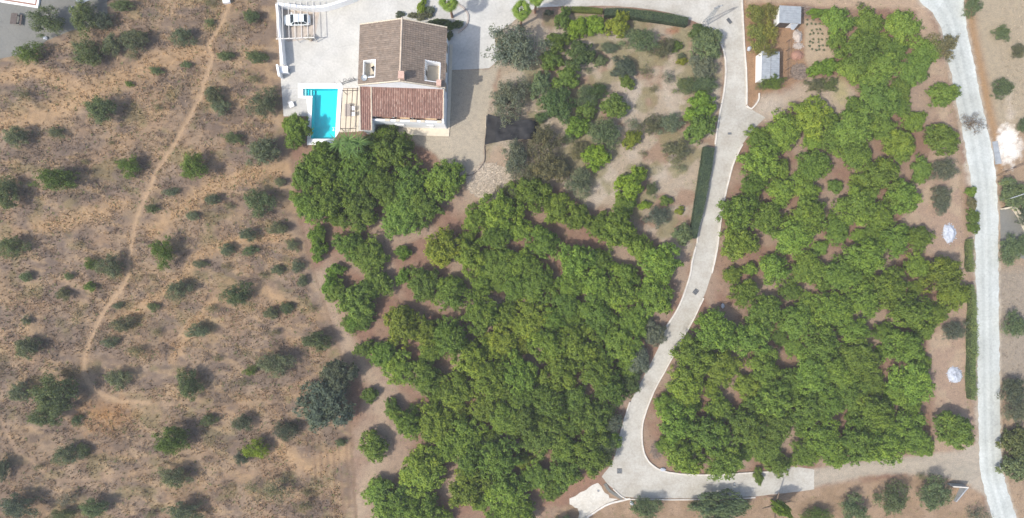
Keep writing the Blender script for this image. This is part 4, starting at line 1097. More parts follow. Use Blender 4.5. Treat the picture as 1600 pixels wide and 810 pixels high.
for k, (p, lab) in enumerate((((1035.5, 733.5), "white boulder on the kerb of the drive's tight lower bend"), ((1170, 77), "small white boulder on the kerb beside the climbing hedge"), ((987, 786), "pale boulder at the corner of the concrete pad"), ((72, 60), "white boulder at the patio edge beside the wide green tree"), ((113, 14), "white boulder at the patio edge beside the tall green tree"), ((1129, 478), "pale boulder on bare earth beside the drive below the curving drain"))):
    bm = bmesh.new(); bmesh.ops.create_icosphere(bm, subdivisions=2, radius=0.42)
    for v in bm.verts: v.co *= rk.uniform(0.8, 1.15); v.co.z *= 0.6; v.co.y *= 0.7
    me = bpy.data.meshes.new("boulder"); bm.to_mesh(me); bm.free(); me.materials.append(M['chalk'])
    o = link(bpy.data.objects.new("boulder", me)); o.location = (*W(*p), 0.15); o.rotation_euler = (0, 0, k)
    tag(o, lab, "boulder")

# neighbours' patio, far corner
np_ = empty("neighbour_pool", (*W(33, 0), 0), R(-9), "neighbour's pool with brick surround at the corner of the grey patio", "swimming pool")
def ring(w, h, t, z0, z1, dx=0, dy=0):
    b = MB()
    for a in ((-w, w, -h, -h + t), (-w, w, h - t, h), (-w, -w + t, -h + t + 0.002, h - t - 0.002), (w - t, w, -h + t + 0.002, h - t - 0.002)): b.box(a[0] + dx, a[1] + dx, a[2] + dy, a[3] + dy, z0, z1)
    return b
ring(3.0, 2.9, 0.28, 0.0, 0.30, 0, 2.0).build("kerb_stone", M['white'], np_)
ring(2.7, 2.6, 0.25, 0.01, 0.24, 0, 2.0).build("brick_band", M['terracotta'], np_)
ring(2.43, 2.33, 0.7, 0.02, 0.26, 0, 2.0).build("coping", M['white'], np_)
MB().box(-1.75, 1.75, 0.35, 3.6, 0.02, 0.1).build("basin", M['pool_tile'], np_)
MB().quad((-1.74, 0.36, 0.2), (1.74, 0.36, 0.2), (1.74, 3.59, 0.2), (-1.74, 3.59, 0.2)).build("water", M['water'], np_)
pt = empty("picnic_table", (*W(28.5, 32), 0.006), R(-8), "dark brown picnic table with benches on the grey patio", "table")
MB().box(-0.36, 0.36, -0.85, 0.85, 0.70, 0.76).build("tabletop", M['dark_wood'], pt)
for s in (-1, 1):
    MB().box(s * 0.72 - 0.14, s * 0.72 + 0.14, -0.85, 0.85, 0.40, 0.45).build("bench", M['dark_wood'], pt)
    MB().box(-0.8, 0.8, s * 0.6 - 0.05, s * 0.6 + 0.05, 0.3, 0.398).build("brace", M['dark_wood'], pt)
    for a in (-1, 1): MB().tube((a * 0.6, s * 0.6, 0), (a * 0.25, s * 0.6, 0.699), 0.05, n=6).build("leg", M['dark_wood'], pt)
nr = empty("lean_to", (*W(150, 3), 0), R(30), "pale blue-grey lean-to roof half hidden behind the tall green tree", "shed")
corrugated("roof", M['zinc'], nr, -1.6, 1.8, -0.9, 1.4, 2.6, 2.2)
for a in (-1.5, 1.7):
    for c in (-0.8, 1.3): MB().tube((a, c, 0), (a, c, 2.15), 0.06, n=6).build("post", M['steel'], nr)
bx = empty("white_crate", (*W(355, 2), ground_z(*W(355, 2))), R(10), "white box standing at the head of the footpath", "box")
MB().box(-0.5, 0.5, -0.4, 0.4, -0.1, 0.6).build("body", M['plastic_white'], bx)
MB().box(-0.53, 0.53, -0.43, 0.43, 0.602, 0.66).build("lid", M['plastic_white'], bx)

# ------------------------------------------------------------------ foliage meshes (unit crowns, radius 1, height 1)
def crown_mesh(name, seed, nl, n, leaf, aspect, shape='dome', spread=0.62, lobe=(0.30, 0.42), mat='leaf', flat=0.5, shell=(0.72, 1.06), tufts=0, sig=0.05):
    r = np.random.RandomState(seed)
    C, LR = [], []
    pa, pb = r.uniform(0, 6.28), r.uniform(0, 6.28)
    for i in range(nl):
        z = 1 - (i + 0.5) / nl * (1.0 if shape == 'dome' else 1.5)
        a = i * 2.39996 + r.uniform(-0.35, 0.35)
        q = math.sqrt(max(0, 1 - z * z)); d = spread * r.uniform(0.72, 1.2) * (1 + 0.16 * math.sin(2 * a + pa) + 0.12 * math.sin(3 * a + pb))
        C.append((d * q * math.cos(a), d * q * math.sin(a), 0.36 + 0.42 * z * r.uniform(0.8, 1.1))); LR.append(r.uniform(*lobe))
    C += [(0, 0, 0.42), (0.2, -0.1, 0.62)]; LR += [0.5, 0.34]
    C = np.array(C); LR = np.array(LR); nl = len(C)
    lt = r.uniform(-0.14, 0.14, nl)
    w = LR ** 2; q_ = tufts or n; idx = r.choice(nl, q_, p=w / w.sum())
    d = r.normal(size=(q_, 3)); d[:, 2] += 0.45; d /= np.linalg.norm(d, axis=1)[:, None]
    rad = LR[idx] * r.uniform(*shell, q_)
    P = C[idx] + d * rad[:, None] * np.array([1, 1, 0.85])
    ct = r.normal(0, 0.11, q_)
    if tufts:
        pick = r.randint(0, q_, n); o_ = r.normal(size=(n, 3)) * sig * np.array([1, 1, 0.7])
        P = P[pick] + o_; idx = idx[pick]; ct = ct[pick]; d = d[pick] * 0.7 + o_ / sig * 0.35; d /= np.linalg.norm(d, axis=1)[:, None]
    else: ct = 0
    P[:, 2] = np.clip(P[:, 2], 0.06, 1.05)
    N = d * 0.9 + r.normal(size=(n, 3)) * flat + np.array([0, 0, 0.85]); N /= np.linalg.norm(N, axis=1)[:, None]
    T = np.cross(N, r.normal(size=(n, 3))); T /= np.linalg.norm(T, axis=1)[:, None]
    B = np.cross(N, T)
    L = leaf * r.uniform(0.7, 1.35, n)[:, None]; Wd = L * aspect
    fold = N * Wd * 0.35
    v = np.stack([P - T * L * 0.5, P + B * Wd * 0.5 + fold, P + T * L * 0.5 - N * L * 0.12, P - B * Wd * 0.5 + fold], 1).reshape(-1, 3)
    f = np.arange(n * 4).reshape(n, 4)
    tint = np.clip(0.5 + lt[idx] + ct + r.normal(0, 0.14, n), 0, 1)
    return np_mesh(name, v, f, M[mat], tint=np.repeat(tint, 4))

def trunk_mesh(name, seed, limbs=5):
    r = random.Random(seed); mb = MB()
    mb.tube((0, 0, -0.25), (0.02, 0.01, 0.34), 0.075, 0.05, 7)
    for i in range(limbs):
        a = 6.283 * i / limbs + r.uniform(-.4, .4); d = r.uniform(0.35, 0.6)
        m_ = (0.4 * d * math.cos(a), 0.4 * d * math.sin(a), 0.46)
        mb.tube((0.02, 0.01, 0.30), m_, 0.045, 0.03, 6); mb.tube(m_, (d * math.cos(a), d * math.sin(a), r.uniform(0.6, 0.78)), 0.03, 0.012, 5)
    me = bpy.data.meshes.new(name); me.from_pydata(mb.v, [], mb.f); me.materials.append(M['bark']); return me

CROWN = {
    'orchard': [crown_mesh('crown', 100 + i, 24, 9000, 0.085, 0.5, lobe=(0.17, 0.34), spread=0.68, mat='leaf_gloss', flat=0.6, shell=(0.5, 1.12), tufts=430, sig=0.048) for i in range(7)],
    'citrus': [crown_mesh('crown', 200 + i, 22, 5200, 0.11, 0.55, spread=0.64, lobe=(0.2, 0.36), shell=(0.55, 1.1), tufts=260, sig=0.06, mat='leaf_gloss') for i in range(3)],
    'olive': [crown_mesh('crown', 300 + i, 15 + i, 5200, 0.075, 0.42, spread=0.66, lobe=(0.16, 0.36), flat=0.9, shell=(0.45, 1.2), tufts=300, sig=0.06) for i in range(8)],
    'carob': [crown_mesh('crown', 400 + i, 26, 9000, 0.07, 0.55, spread=0.70, lobe=(0.18, 0.30), flat=0.6, tufts=520, sig=0.045) for i in range(2)],
    'wispy': [crown_mesh('crown', 500 + i, 11, 900, 0.13, 0.22, spread=0.68, lobe=(0.22, 0.36), flat=1.2, shell=(0.3, 1.1)) for i in range(3)],
}
TRUNK = [trunk_mesh('trunk', 40 + i) for i in range(3)]
HRATIO = {'orchard': 1.2, 'citrus': 1.35, 'olive': 1.3, 'carob': 1.15, 'wispy': 1.1}

PLANTS = []
def plant(name, kind, px, py, rx, ry, col, hr=None, big=1.0, var=0.12):
    """one tree or bush: an Empty with a trunk and a crown"""
    hr = hr or HRATIO[kind]
    h = hr * math.sqrt(rx * ry) * 0.1
    x, y = W(px, py, h * 0.55)
    root = empty(name, (x, y, ground_z(x, y) if px < 560 else 0), 0)
    k = 0.1 * (1 - 0.55 * h / CAM_H)
    c = bpy.data.objects.new("crown", rnd.choice(CROWN[kind])); link(c, root)
    sx, sy = rx * k * 1.07, ry * k * 1.07
    c.scale = (sx, sy, h * 0.97)
    c.rotation_euler = (0, 0, rnd.uniform(0, 6.28) if 0.88 < rx / ry < 1.14 else rnd.choice((0, math.pi)) + rnd.uniform(-0.12, 0.12))
    v = rnd.uniform(1 - var, 1 + var); g = rnd.uniform(-0.06, 0.06)
    c.color = (col[0] * v * (1 + g), col[1] * v, col[2] * v * (1 - g), 1)
    t = bpy.data.objects.new("trunk", rnd.choice(TRUNK)); link(t, root)
    t.scale = (h * 0.8, h * 0.8, h * 0.75); t.rotation_euler = (0, 0, rnd.uniform(0, 6.28))
    PLANTS.append((root, name, px, py, rx, ry, col, h))
    return root

C_ORCH = (0.160, 0.248, 0.036); C_YEL = (0.225, 0.26, 0.028); C_DARK = (0.095, 0.15, 0.045)
C_OLIVE = (0.170, 0.205, 0.118); C_GREEN = (0.142, 0.192, 0.085); C_DULL = (0.175, 0.175, 0.09); C_GREY = (0.15, 0.175, 0.118)
C_CAROB = (0.11, 0.14, 0.092); C_LIME = (0.20, 0.29, 0.025); C_BRIGHT = (0.145, 0.245, 0.03); C_MID = (0.135, 0.205, 0.038); C_PALE = (0.175, 0.185, 0.095)
def blend(a, b, t): return tuple(x * (1 - t) + y * t for x, y in zip(a, b))

# ---- the two orchards
MID1=[(615,237,30),(564,252,30),(501,255,30),(642,285,30),(516,306,30),(627,342,30),(693,282,30),(561,327,30),(591,285,25),(663,321,26),(486,324,26),(480,282,23),(546,279,29),(612,312,18),(525,339,13),(531,237,12),(597,213,16)]
MID2=[(559,470,30),(577,398,30),(589,443,23),(544,383,22),(523,455,15),(550,506,13),(568,500,13)]
MAIN=[(781,329,31),(847,377,30),(967,359,30),(901,407,30),(778,410,30),(1033,410,30),(976,431,30),(841,446,30),(703,458,31),(751,491,30),(934,491,30),(829,500,30),(703,527,30),(784,533,30),(967,536,30),(904,539,30),(811,584,30),(664,590,30),(856,626,30),(715,611,30),(793,653,30),(679,659,30),(928,653,30),(847,683,30),(730,683,30),(925,710,30),(730,761,30),(781,716,30),(790,770,30),(694,389,30),(628,509,31),(739,560,30),(877,578,30),(1021,464,30),(931,578,29),(838,743,27),(871,326,28),(856,539,30),(835,302,26),(661,443,26),(931,443,25),(622,572,25),(766,593,29),(811,806,25),(880,740,24),(886,473,23),(736,404,25),(955,608,26),(757,638,23),(640,662,23),(904,341,22),(775,368,22),(1000,389,22),(736,719,26),(814,410,22),(883,701,21),(811,359,20),(898,626,22),(697,701,22),(991,506,21),(667,518,26),(775,812,19),(805,446,22),(973,461,26),(745,341,19),(790,491,19),(817,623,20),(670,554,18),(751,440,16),(985,572,16),(889,443,19),(598,554,20),(937,410,18),(895,668,16),(934,353,18),(952,686,16),(865,500,16),(973,326,18),(895,503,16),(769,686,18),(862,767,16),(820,539,13),(802,302,16),(730,374,13),(721,647,11),(754,785,13),(682,623,13),(871,659,13),(775,443,13),(820,662,28),(817,719,12),(790,617,12)]
SW1=[(658,745,31),(661,724,30)]
SW2=[(615,787,31),(660,799,30),(588,769,20),(690,814,16),(627,817,13)]
RIGHT=[(1341,79,31),(1374,157,30),(1224,205,30),(1335,199,31),(1191,250,30),(1155,331,30),(1473,430,30),(1317,430,30),(1239,370,30),(1392,448,30),(1302,484,30),(1242,502,30),(1425,490,30),(1119,520,30),(1284,535,30),(1413,541,30),(1341,559,30),(1128,574,30),(1194,574,30),(1269,586,30),(1428,598,30),(1071,604,30),(1323,613,30),(1209,625,30),(1260,640,30),(1371,646,30),(1056,661,30),(1164,667,30),(1419,676,30),(1107,679,30),(1290,685,30),(1374,274,30),(1263,421,30),(1071,715,30),(1341,694,30),(1170,529,30),(1398,376,30),(1131,721,30),(1272,259,30),(1197,703,30),(1209,421,29),(1155,379,29),(1341,322,29),(1353,400,29),(1350,469,28),(1083,556,30),(1404,223,28),(1410,43,28),(1263,184,29),(1266,334,29),(1197,490,29),(1338,241,30),(1164,457,26),(1428,109,26),(1308,361,26),(1221,301,26),(1200,343,28),(1335,517,29),(1377,106,26),(1125,637,25),(1413,307,23),(1356,37,23),(1428,190,23),(1308,34,22),(1446,79,23),(1491,463,26),(1167,604,23),(1434,415,21),(1362,598,23),(1383,694,28),(1179,289,23),(1377,340,22),(1212,664,26),(1236,454,19),(1260,709,22),(1239,544,19),(1380,520,20),(1260,298,20),(1437,373,19),(1464,490,21),(1377,199,23),(1398,79,18),(1302,217,19),(1269,220,19),(1425,634,18),(1233,598,24),(1332,109,21),(1407,139,16),(1146,430,18),(1308,577,28),(1398,616,18),(1185,214,16),(1281,388,16),(1296,628,30),(1431,451,17),(1113,607,16),(1305,715,16),(1041,631,16),(1221,265,17),(1260,478,18),(1299,190,13),(1407,166,16),(1335,646,16),(1443,697,16),(1215,727,18),(1374,64,13),(1377,553,14),(1356,436,13),(1341,370,15),(1164,706,16),(1443,517,15),(1335,166,15),(1041,694,13),(1308,61,13),(1218,529,13),(1173,421,12),(1440,565,12),(1362,364,13),(1287,448,12),(1086,634,11),(1344,286,13),(1356,127,13),(1257,676,13)]

HOT = [((800, 530), 40, 0.9), ((700, 388), 34, 0.8), ((735, 625), 55, 0.6), ((640, 520), 35, 0.55), ((1470, 445), 45, 0.35), ((1408, 232), 26, 0.5), ((870, 340), 28, 0.6), ((1255, 180), 26, 0.5), ((730, 765), 30, 0.5), ((1130, 590), 50, 0.45), ((890, 570), 30, 0.5), ((1310, 90), 22, 0.5), ((1360, 290), 30, 0.4), ((660, 745), 30, 0.35), ((1150, 400), 30, 0.35), ((820, 720), 12, 0.4)]
COOL = [((660, 440), 30, 0.25), ((1370, 80), 60, 0.3), ((1350, 190), 40, 0.3), ((830, 690), 60, 0.3), ((620, 310), 70, 0.25), ((1220, 520), 50, 0.2), ((560, 460), 40, 0.4), ((950, 640), 50, 0.35), ((1490, 670), 40, 0.35), ((1180, 690), 60, 0.25)]
GAPS = [(553, 425, 16), (689, 425, 11), (660, 490, 12), (801, 383, 10), (869, 353, 8), (882, 364, 8), (894, 372, 8), (914, 365, 9), (926, 378, 9), (975, 400, 10), (1022, 371, 11), (867, 419, 9), (649, 544, 10), (690, 568, 9), (762, 667, 8), (965, 638, 11), (830, 776, 15), (1340, 145, 10), (1250, 225, 7), (1233, 248, 7), (1240, 263, 7), (1315, 268, 13), (1404, 193, 9), (1372, 238, 8), (1412, 262, 12), (1190, 313, 11), (1237, 323, 8), (1300, 298, 24), (1300, 325, 14), (1275, 370, 10), (1307, 392, 12), (1197, 380, 14), (1235, 405, 8), (1378, 313, 9), (1345, 356, 8), (1393, 406, 8), (1412, 419, 7), (1448, 455, 8), (1462, 467, 10), (1382, 490, 16), (1362, 527, 7), (1275, 458, 12), (1190, 460, 7), (1205, 458, 10), (1225, 472, 8), (1165, 428, 6), (1213, 545, 9), (1162, 572, 8), (1101, 622, 10), (1090, 648, 8), (1142, 614, 9), (1160, 628, 9), (1239, 564, 9), (1239, 685, 13), (1172, 723, 8), (1387, 575, 18), (1315, 657, 13), (1407, 643, 7)]
ORCH = []
for px_, py_, r_ in MID1 + MID2 + MAIN + SW1 + SW2 + RIGHT:
    c = C_ORCH
    for (hx_, hy_), rr, a in COOL:
        c = blend(c, C_DARK, a * max(0, 1 - math.hypot(px_ - hx_, py_ - hy_) / (rr * 1.6)) ** 0.5 if math.hypot(px_ - hx_, py_ - hy_) < rr * 1.6 else 0)
    for (hx_, hy_), rr, a in HOT:
        d_ = math.hypot(px_ - hx_, py_ - hy_)
        if d_ < rr * 1.3: c = blend(c, C_YEL, a * (1 - d_ / (rr * 1.3)) ** 0.5)
    m_r = min([math.hypot(px_ - g[0], py_ - g[1]) - g[2] * 0.66 for g in GAPS])
    r_ = max(10, min(r_ + 1.5, m_r))
    ORCH.append(plant("orchard_tree", 'orchard', px_, py_, (r_ + 1.8) * rnd.uniform(0.94, 1.12), (r_ + 1.8) * rnd.uniform(0.94, 1.12), c, rnd.uniform(1.0, 1.45), var=0.2))
for a in [(1475, 148, 27, 21), (1473, 217, 32, 25), (1408, 232, 25, 24), (1440, 265, 17, 23), (1410, 308, 26, 24), (1492, 672, 33, 33), (1305, 291, 13, 12), (583, 697, 26, 26), (1185, 745, 9, 14), (1262, 190, 20, 28)]:
    plant("orchard_tree", 'orchard', *a, C_LIME if a[0] == 1262 else blend(C_ORCH, C_MID, 0.5))
for a in [(495, 368, 17, 15), (498, 390, 16, 15), (523, 422, 14, 12), (518, 447, 18, 17), (630, 395, 13, 13), (630, 432, 14, 13), (578, 618, 13, 14), (613, 637, 15, 16), (553, 503, 17, 13), (572, 545, 18, 15)]:
    plant("young_orchard_tree", 'citrus', *a, C_BRIGHT if a[0] not in (578, 613, 572) else C_MID)

# ---- trees of the dry slope
SLOPE = [(73, 35, 31, 21, 2), (128, 25, 22, 30, 2), (157, 32, 17, 15, 4), (45, 82, 20, 17, 3), (137, 83, 25, 23, 2), (173, 68, 14, 19, 1), (209, 63, 22, 19, 1), (286, 59, 17, 16, 1), (328, 35, 9, 6, 2), (393, 26, 15, 12, 2), (353, 88, 17, 8, 2), (402, 90, 22, 11, 2), (396, 124, 16, 9, 5), (334, 148, 17, 17, 1), (344, 168, 15, 13, 1), (160, 172, 27, 23, 2), (242, 110, 11, 7, 2), (290, 100, 9, 6, 2), (202, 132, 7, 5, 3), (24, 213, 22, 18, 1), (87, 207, 13, 9, 1), (33, 147, 17, 12, 5), (246, 168, 9, 7, 5), (173, 223, 7, 5, 5), (365, 216, 16, 10, 2), (410, 237, 25, 23, 1), (412, 160, 24, 22, 1), (199, 259, 20, 16, 3), (304, 262, 25, 23, 3), (85, 280, 32, 20, 3), (9, 302, 24, 28, 2), (133, 253, 8, 6, 5), (267, 300, 13, 7, 1), (238, 327, 11, 8, 2), (333, 312, 16, 9, 1), (357, 322, 12, 8, 5), (302, 338, 14, 8, 1), (255, 393, 20, 23, 3), (403, 316, 25, 23, 2), (388, 367, 16, 12, 1), (353, 390, 15, 11, 1), (313, 413, 12, 7, 1), (355, 418, 12, 7, 5), (390, 392, 12, 8, 2), (14, 386, 21, 18, 2), (142, 413, 10, 11, 3), (173, 417, 20, 19, 1), (40, 433, 13, 9, 2), (108, 432, 9, 7, 2), (97, 460, 13, 12, 6), (140, 448, 11, 9, 3), (280, 453, 18, 15, 1), (370, 460, 23, 19, 2), (240, 480, 10, 8, 2), (333, 483, 13, 9, 5), (190, 507, 17, 13, 7), (310, 517, 19, 12, 1), (247, 520, 9, 9, 5), (41, 545, 22, 20, 1), (182, 478, 8, 6, 1), (174, 535, 13, 9, 1), (40, 502, 8, 8, 6), (182, 593, 20, 17, 1), (295, 602, 19, 27, 2), (28, 615, 16, 18, 1), (84, 618, 40, 36, 2), (72, 650, 26, 18, 2), (267, 688, 34, 24, 3), (103, 712, 22, 17, 1), (130, 704, 12, 11, 2), (272, 747, 25, 17, 1), (325, 657, 13, 10, 2), (380, 660, 17, 14, 4), (377, 717, 13, 11, 4), (401, 703, 20, 16, 8), (214, 550, 18, 12, 5), (100, 783, 20, 13, 9), (150, 793, 25, 16, 2), (287, 800, 28, 16, 1), (97, 806, 20, 10, 2), (235, 805, 12, 8, 5), (393, 762, 15, 10, 5), (117, 658, 9, 8, 2), (7, 733, 9, 18, 4), (28, 790, 28, 19, 4), (380, 598, 13, 9, 5), (391, 580, 11, 8, 3), (435, 357, 16, 11, 1), (457, 383, 11, 10, 1), (433, 422, 12, 9, 1), (465, 417, 11, 11, 1), (473, 440, 10, 9, 1), (447, 482, 11, 11, 2), (422, 490, 14, 11, 1), (495, 533, 28, 17, 2), (438, 285, 11, 8, 1), (490, 483, 9, 7, 5), (430, 520, 12, 7, 5), (428, 570, 30, 20, 1), (447, 674, 20, 16, 4), (533, 692, 9, 7, 2), (432, 768, 26, 20, 5), (475, 793, 19, 11, 5), (205, 88, 12, 9, 5), (330, 5, 12, 7, 5), (190, 8, 24, 9, 2), (245, 700, 9, 6, 5), (60, 730, 10, 7, 5), (340, 560, 10, 7, 5), (480, 772, 9, 7, 5), (410, 430, 9, 7, 5)]
SCOL = {1: C_OLIVE, 2: C_GREEN, 3: C_MID, 4: C_CAROB, 5: C_DULL, 6: C_PALE, 7: (0.16, 0.18, 0.11), 8: C_LIME, 9: (0.17, 0.17, 0.13)}
for a in SLOPE:
    big = max(a[2], a[3]) > 14
    plant("hillside_tree" if big else "scrub_bush", 'wispy' if a[4] in (5, 9) else 'olive', a[0], a[1], a[2] * 1.05, a[3] * 1.05, SCOL[a[4]], 1.5 if big else 1.25, var=0.18)
carob_a = plant("dark_tree", 'carob', 507, 635, 47, 43, C_CAROB, 1.15)
carob_b = plant("dark_tree", 'carob', 529, 588, 31, 29, C_CAROB, 1.5)

# ---- garden between villa and drive: (x, y, rx, ry, kind, colour)
GARD = [(806, 76, 43, 40, 'olive', C_GREY), (795, 156, 34, 30, 'olive', C_GREY), (880, 31, 14, 16, 'citrus', C_MID), (903, 44, 18, 16, 'citrus', C_LIME), (930, 40, 16, 17, 'citrus', C_LIME), (965, 40, 21, 18, 'citrus', C_YEL), (870, 67, 18, 18, 'citrus', C_MID), (906, 85, 24, 21, 'citrus', C_DARK), (860, 95, 17, 15, 'citrus', C_MID), (1000, 62, 29, 20, 'olive', C_GREEN), (1036, 75, 20, 15, 'olive', C_DULL), (952, 75, 17, 10, 'olive', C_OLIVE), (937, 95, 10, 11, 'citrus', C_GREEN), (975, 105, 22, 18, 'carob', C_CAROB), (980, 129, 13, 12, 'citrus', C_MID), (1010, 112, 13, 12, 'wispy', C_PALE), (845, 130, 20, 18, 'citrus', C_GREEN), (886, 122, 20, 18, 'citrus', C_MID), (868, 163, 31, 30, 'carob', C_DARK), (915, 150, 18, 18, 'olive', C_GREEN), (918, 172, 18, 14, 'citrus', C_MID), (960, 166, 21, 20, 'citrus', C_MID), (935, 143, 22, 14, 'olive', C_DARK), (902, 198, 19, 18, 'citrus', C_BRIGHT), (945, 207, 27, 25, 'olive', C_GREEN), (990, 195, 15, 13, 'wispy', C_OLIVE), (986, 218, 15, 15, 'citrus', C_YEL), (1018, 195, 18, 16, 'olive', C_DULL), (1047, 193, 20, 18, 'olive', C_OLIVE), (1055, 235, 26, 17, 'olive', C_DULL), (932, 246, 21, 22, 'citrus', C_LIME), (905, 235, 17, 16, 'olive', C_DULL), (848, 222, 24, 28, 'olive', C_DULL), (858, 262, 30, 26, 'olive', C_DULL), (830, 280, 22, 20, 'olive', C_DULL), (804, 247, 24, 33, 'olive', C_GREY), (1045, 122, 13, 13, 'wispy', C_GREY), (1058, 72, 9, 8, 'citrus', C_MID), (1064, 88, 9, 6, 'olive', C_OLIVE), (1067, 96, 8, 7, 'citrus', C_YEL), (1093, 50, 17, 13, 'citrus', C_DARK), (1106, 70, 28, 25, 'carob', C_GREEN), (1099, 104, 23, 21, 'carob', C_GREY), (1072, 134, 19, 16, 'olive', C_GREEN), (1100, 132, 26, 16, 'olive', C_GREEN), (1096, 164, 23, 22, 'citrus', C_BRIGHT), (1092, 200, 24, 23, 'citrus', C_MID), (985, 289, 24, 24, 'citrus', C_LIME), (1018, 297, 12, 11, 'olive', C_GREEN), (1040, 314, 9, 9, 'citrus', C_MID), (1006, 321, 10, 8, 'citrus', C_LIME), (1029, 339, 18, 19, 'olive', C_GREY), (978, 321, 15, 15, 'citrus', C_MID), (1062, 330, 8, 6, 'citrus', C_YEL), (1067, 367, 16, 16, 'citrus', C_GREEN), (905, 284, 24, 23, 'olive', C_OLIVE), (880, 262, 14, 16, 'olive', C_GREY), (797, 303, 20, 15, 'olive', C_DULL), (1062, 262, 14, 9, 'wispy', C_OLIVE), (1005, 240, 9, 6, 'wispy', C_DULL), (845, 185, 12, 10, 'olive', C_GREEN), (920, 110, 9, 7, 'wispy', C_OLIVE), (1020, 140, 9, 7, 'wispy', C_DULL), (890, 215, 12, 10, 'olive', C_GREEN),
        (463, 205, 22, 29, 'orchard', C_ORCH), (450, 198, 10, 14, 'orchard', C_ORCH), (607, 212, 21, 20, 'orchard', C_DARK), (620, 232, 24, 18, 'orchard', C_MID), (585, 228, 24, 18, 'orchard', C_MID), (512, 236, 24, 16, 'orchard', C_ORCH)]
for a in GARD:
    plant("garden_tree" if max(a[2], a[3]) > 13 else "garden_bush", a[4], a[0], a[1], a[2] * 1.04, a[3] * 1.04, a[5], var=0.14)

# ---- dark trees on the drive's verge, sheds' greenery, far side of the main road, foot of the picture
MISC = [("verge_tree", 'carob', 1022, 520, 21, 20, C_GREY), ("verge_tree", 'carob', 998, 562, 20, 26, C_GREY), ("verge_tree", 'carob', 985, 600, 20, 20, C_DARK), ("verge_tree", 'olive', 958, 660, 18, 22, C_GREY), ("verge_tree", 'olive', 940, 700, 26, 28, C_GREEN),
        ("climbing_shrub", 'olive', 1180, 22, 17, 19, (0.25, 0.265, 0.06)), ("climbing_shrub", 'olive', 1202, 20, 15, 17, (0.26, 0.26, 0.065)), ("climbing_shrub", 'olive', 1181, 52, 17, 20, (0.24, 0.26, 0.06)), ("climbing_shrub", 'olive', 1201, 50, 15, 18, (0.25, 0.265, 0.06)), ("climbing_shrub", 'olive', 1193, 74, 18, 12, (0.25, 0.26, 0.07)),
        ("climbing_shrub", 'olive', 1200, 84, 16, 9, (0.21, 0.22, 0.07), 3.0), ("garden_bush", 'olive', 1207, 129, 18, 14, C_MID, 2.0), ("garden_bush", 'wispy', 1188, 134, 10, 9, C_GREEN), ("crop_clump", 'citrus', 1276, 108, 15, 13, C_BRIGHT), ("crop_clump", 'citrus', 1296, 104, 14, 14, C_BRIGHT), ("garden_bush", 'olive', 1276, 134, 17, 12, C_PALE), ("garden_bush", 'olive', 1297, 132, 14, 14, (0.13, 0.17, 0.06)), ("garden_bush", 'citrus', 1280, 20, 14, 6, C_BRIGHT), ("garden_bush", 'citrus', 1270, 18, 10, 5, C_BRIGHT),
        ("grey_bush", 'olive', 1475, 265, 21, 20, C_GREY), ("grey_bush", 'olive', 1473, 305, 19, 17, C_GREY), ("grey_bush", 'olive', 1472, 322, 14, 13, C_GREY), ("grey_bush", 'olive', 1493, 517, 19, 17, C_GREY),
        ("bare_tree", 'olive', 1474, 72, 24, 23, C_DULL, 1.7), ("bare_tree", 'wispy', 1522, 193, 23, 17, (0.19, 0.16, 0.13)), ("bare_tree", 'wispy', 1346, 8, 9, 8, C_DULL),
        ("field_tree", 'olive', 1520, 10, 13, 17, C_GREEN), ("field_tree", 'olive', 1565, 53, 14, 11, C_GREEN), ("field_tree", 'olive', 1568, 48, 12, 8, C_GREEN), ("field_tree", 'olive', 1592, 80, 10, 14, C_DULL), ("field_tree", 'olive', 1566, 137, 21, 17, C_GREEN), ("field_tree", 'olive', 1600, 197, 10, 12, C_GREEN),
        ("field_tree", 'carob', 1586, 302, 24, 25, C_GREEN), ("field_tree", 'olive', 1604, 335, 14, 16, C_CAROB), ("field_tree", 'olive', 1580, 392, 17, 27, C_GREEN), ("field_tree", 'olive', 1600, 385, 12, 18, C_GREEN), ("field_tree", 'olive', 1587, 508, 19, 22, C_GREEN), ("field_tree", 'olive', 1584, 610, 20, 24, C_CAROB), ("field_tree", 'olive', 1590, 640, 20, 24, C_GREY), ("field_tree", 'citrus', 1588, 690, 18, 26, (0.11, 0.13, 0.04)), ("field_tree", 'citrus', 1590, 730, 20, 24, C_GREEN),
        ("field_tree", 'olive', 1397, 780, 23, 27, C_GREEN), ("field_tree", 'olive', 1461, 774, 28, 26, C_GREEN), ("field_tree", 'olive', 1335, 797, 25, 21, C_GREEN), ("field_tree", 'olive', 1276, 806, 26, 13, C_MID), ("field_tree", 'carob', 1125, 794, 53, 22, C_GREEN), ("field_tree", 'olive', 1008, 795, 25, 20, C_GREEN), ("field_tree", 'wispy', 1530, 806, 24, 14, C_CAROB), ("field_tree", 'olive', 880, 826, 30, 18, C_GREEN), ("field_tree", 'wispy', 1440, 745, 10, 7, C_DULL)]
for a in MISC: plant(a[0], a[1], a[2], a[3], a[4] * 1.04, a[5] * 1.04, *a[6:])
tall = plant("tall_tree", 'citrus', 1221, 795, 11, 12, C_LIME, 5.2)
# road-side hedge bushes along the main road
for k, (p, r1, r2, c) in enumerate((((1518, 300), 9, 8, C_ORCH), ((1519, 318), 7, 12, C_DULL), ((1521, 338), 9, 13, C_MID), ((1521, 356), 9, 9, C_MID))):
    plant("roadside_bush", 'orchard', p[0], p[1], r1 + 1, r2 + 1, c, 1.3)
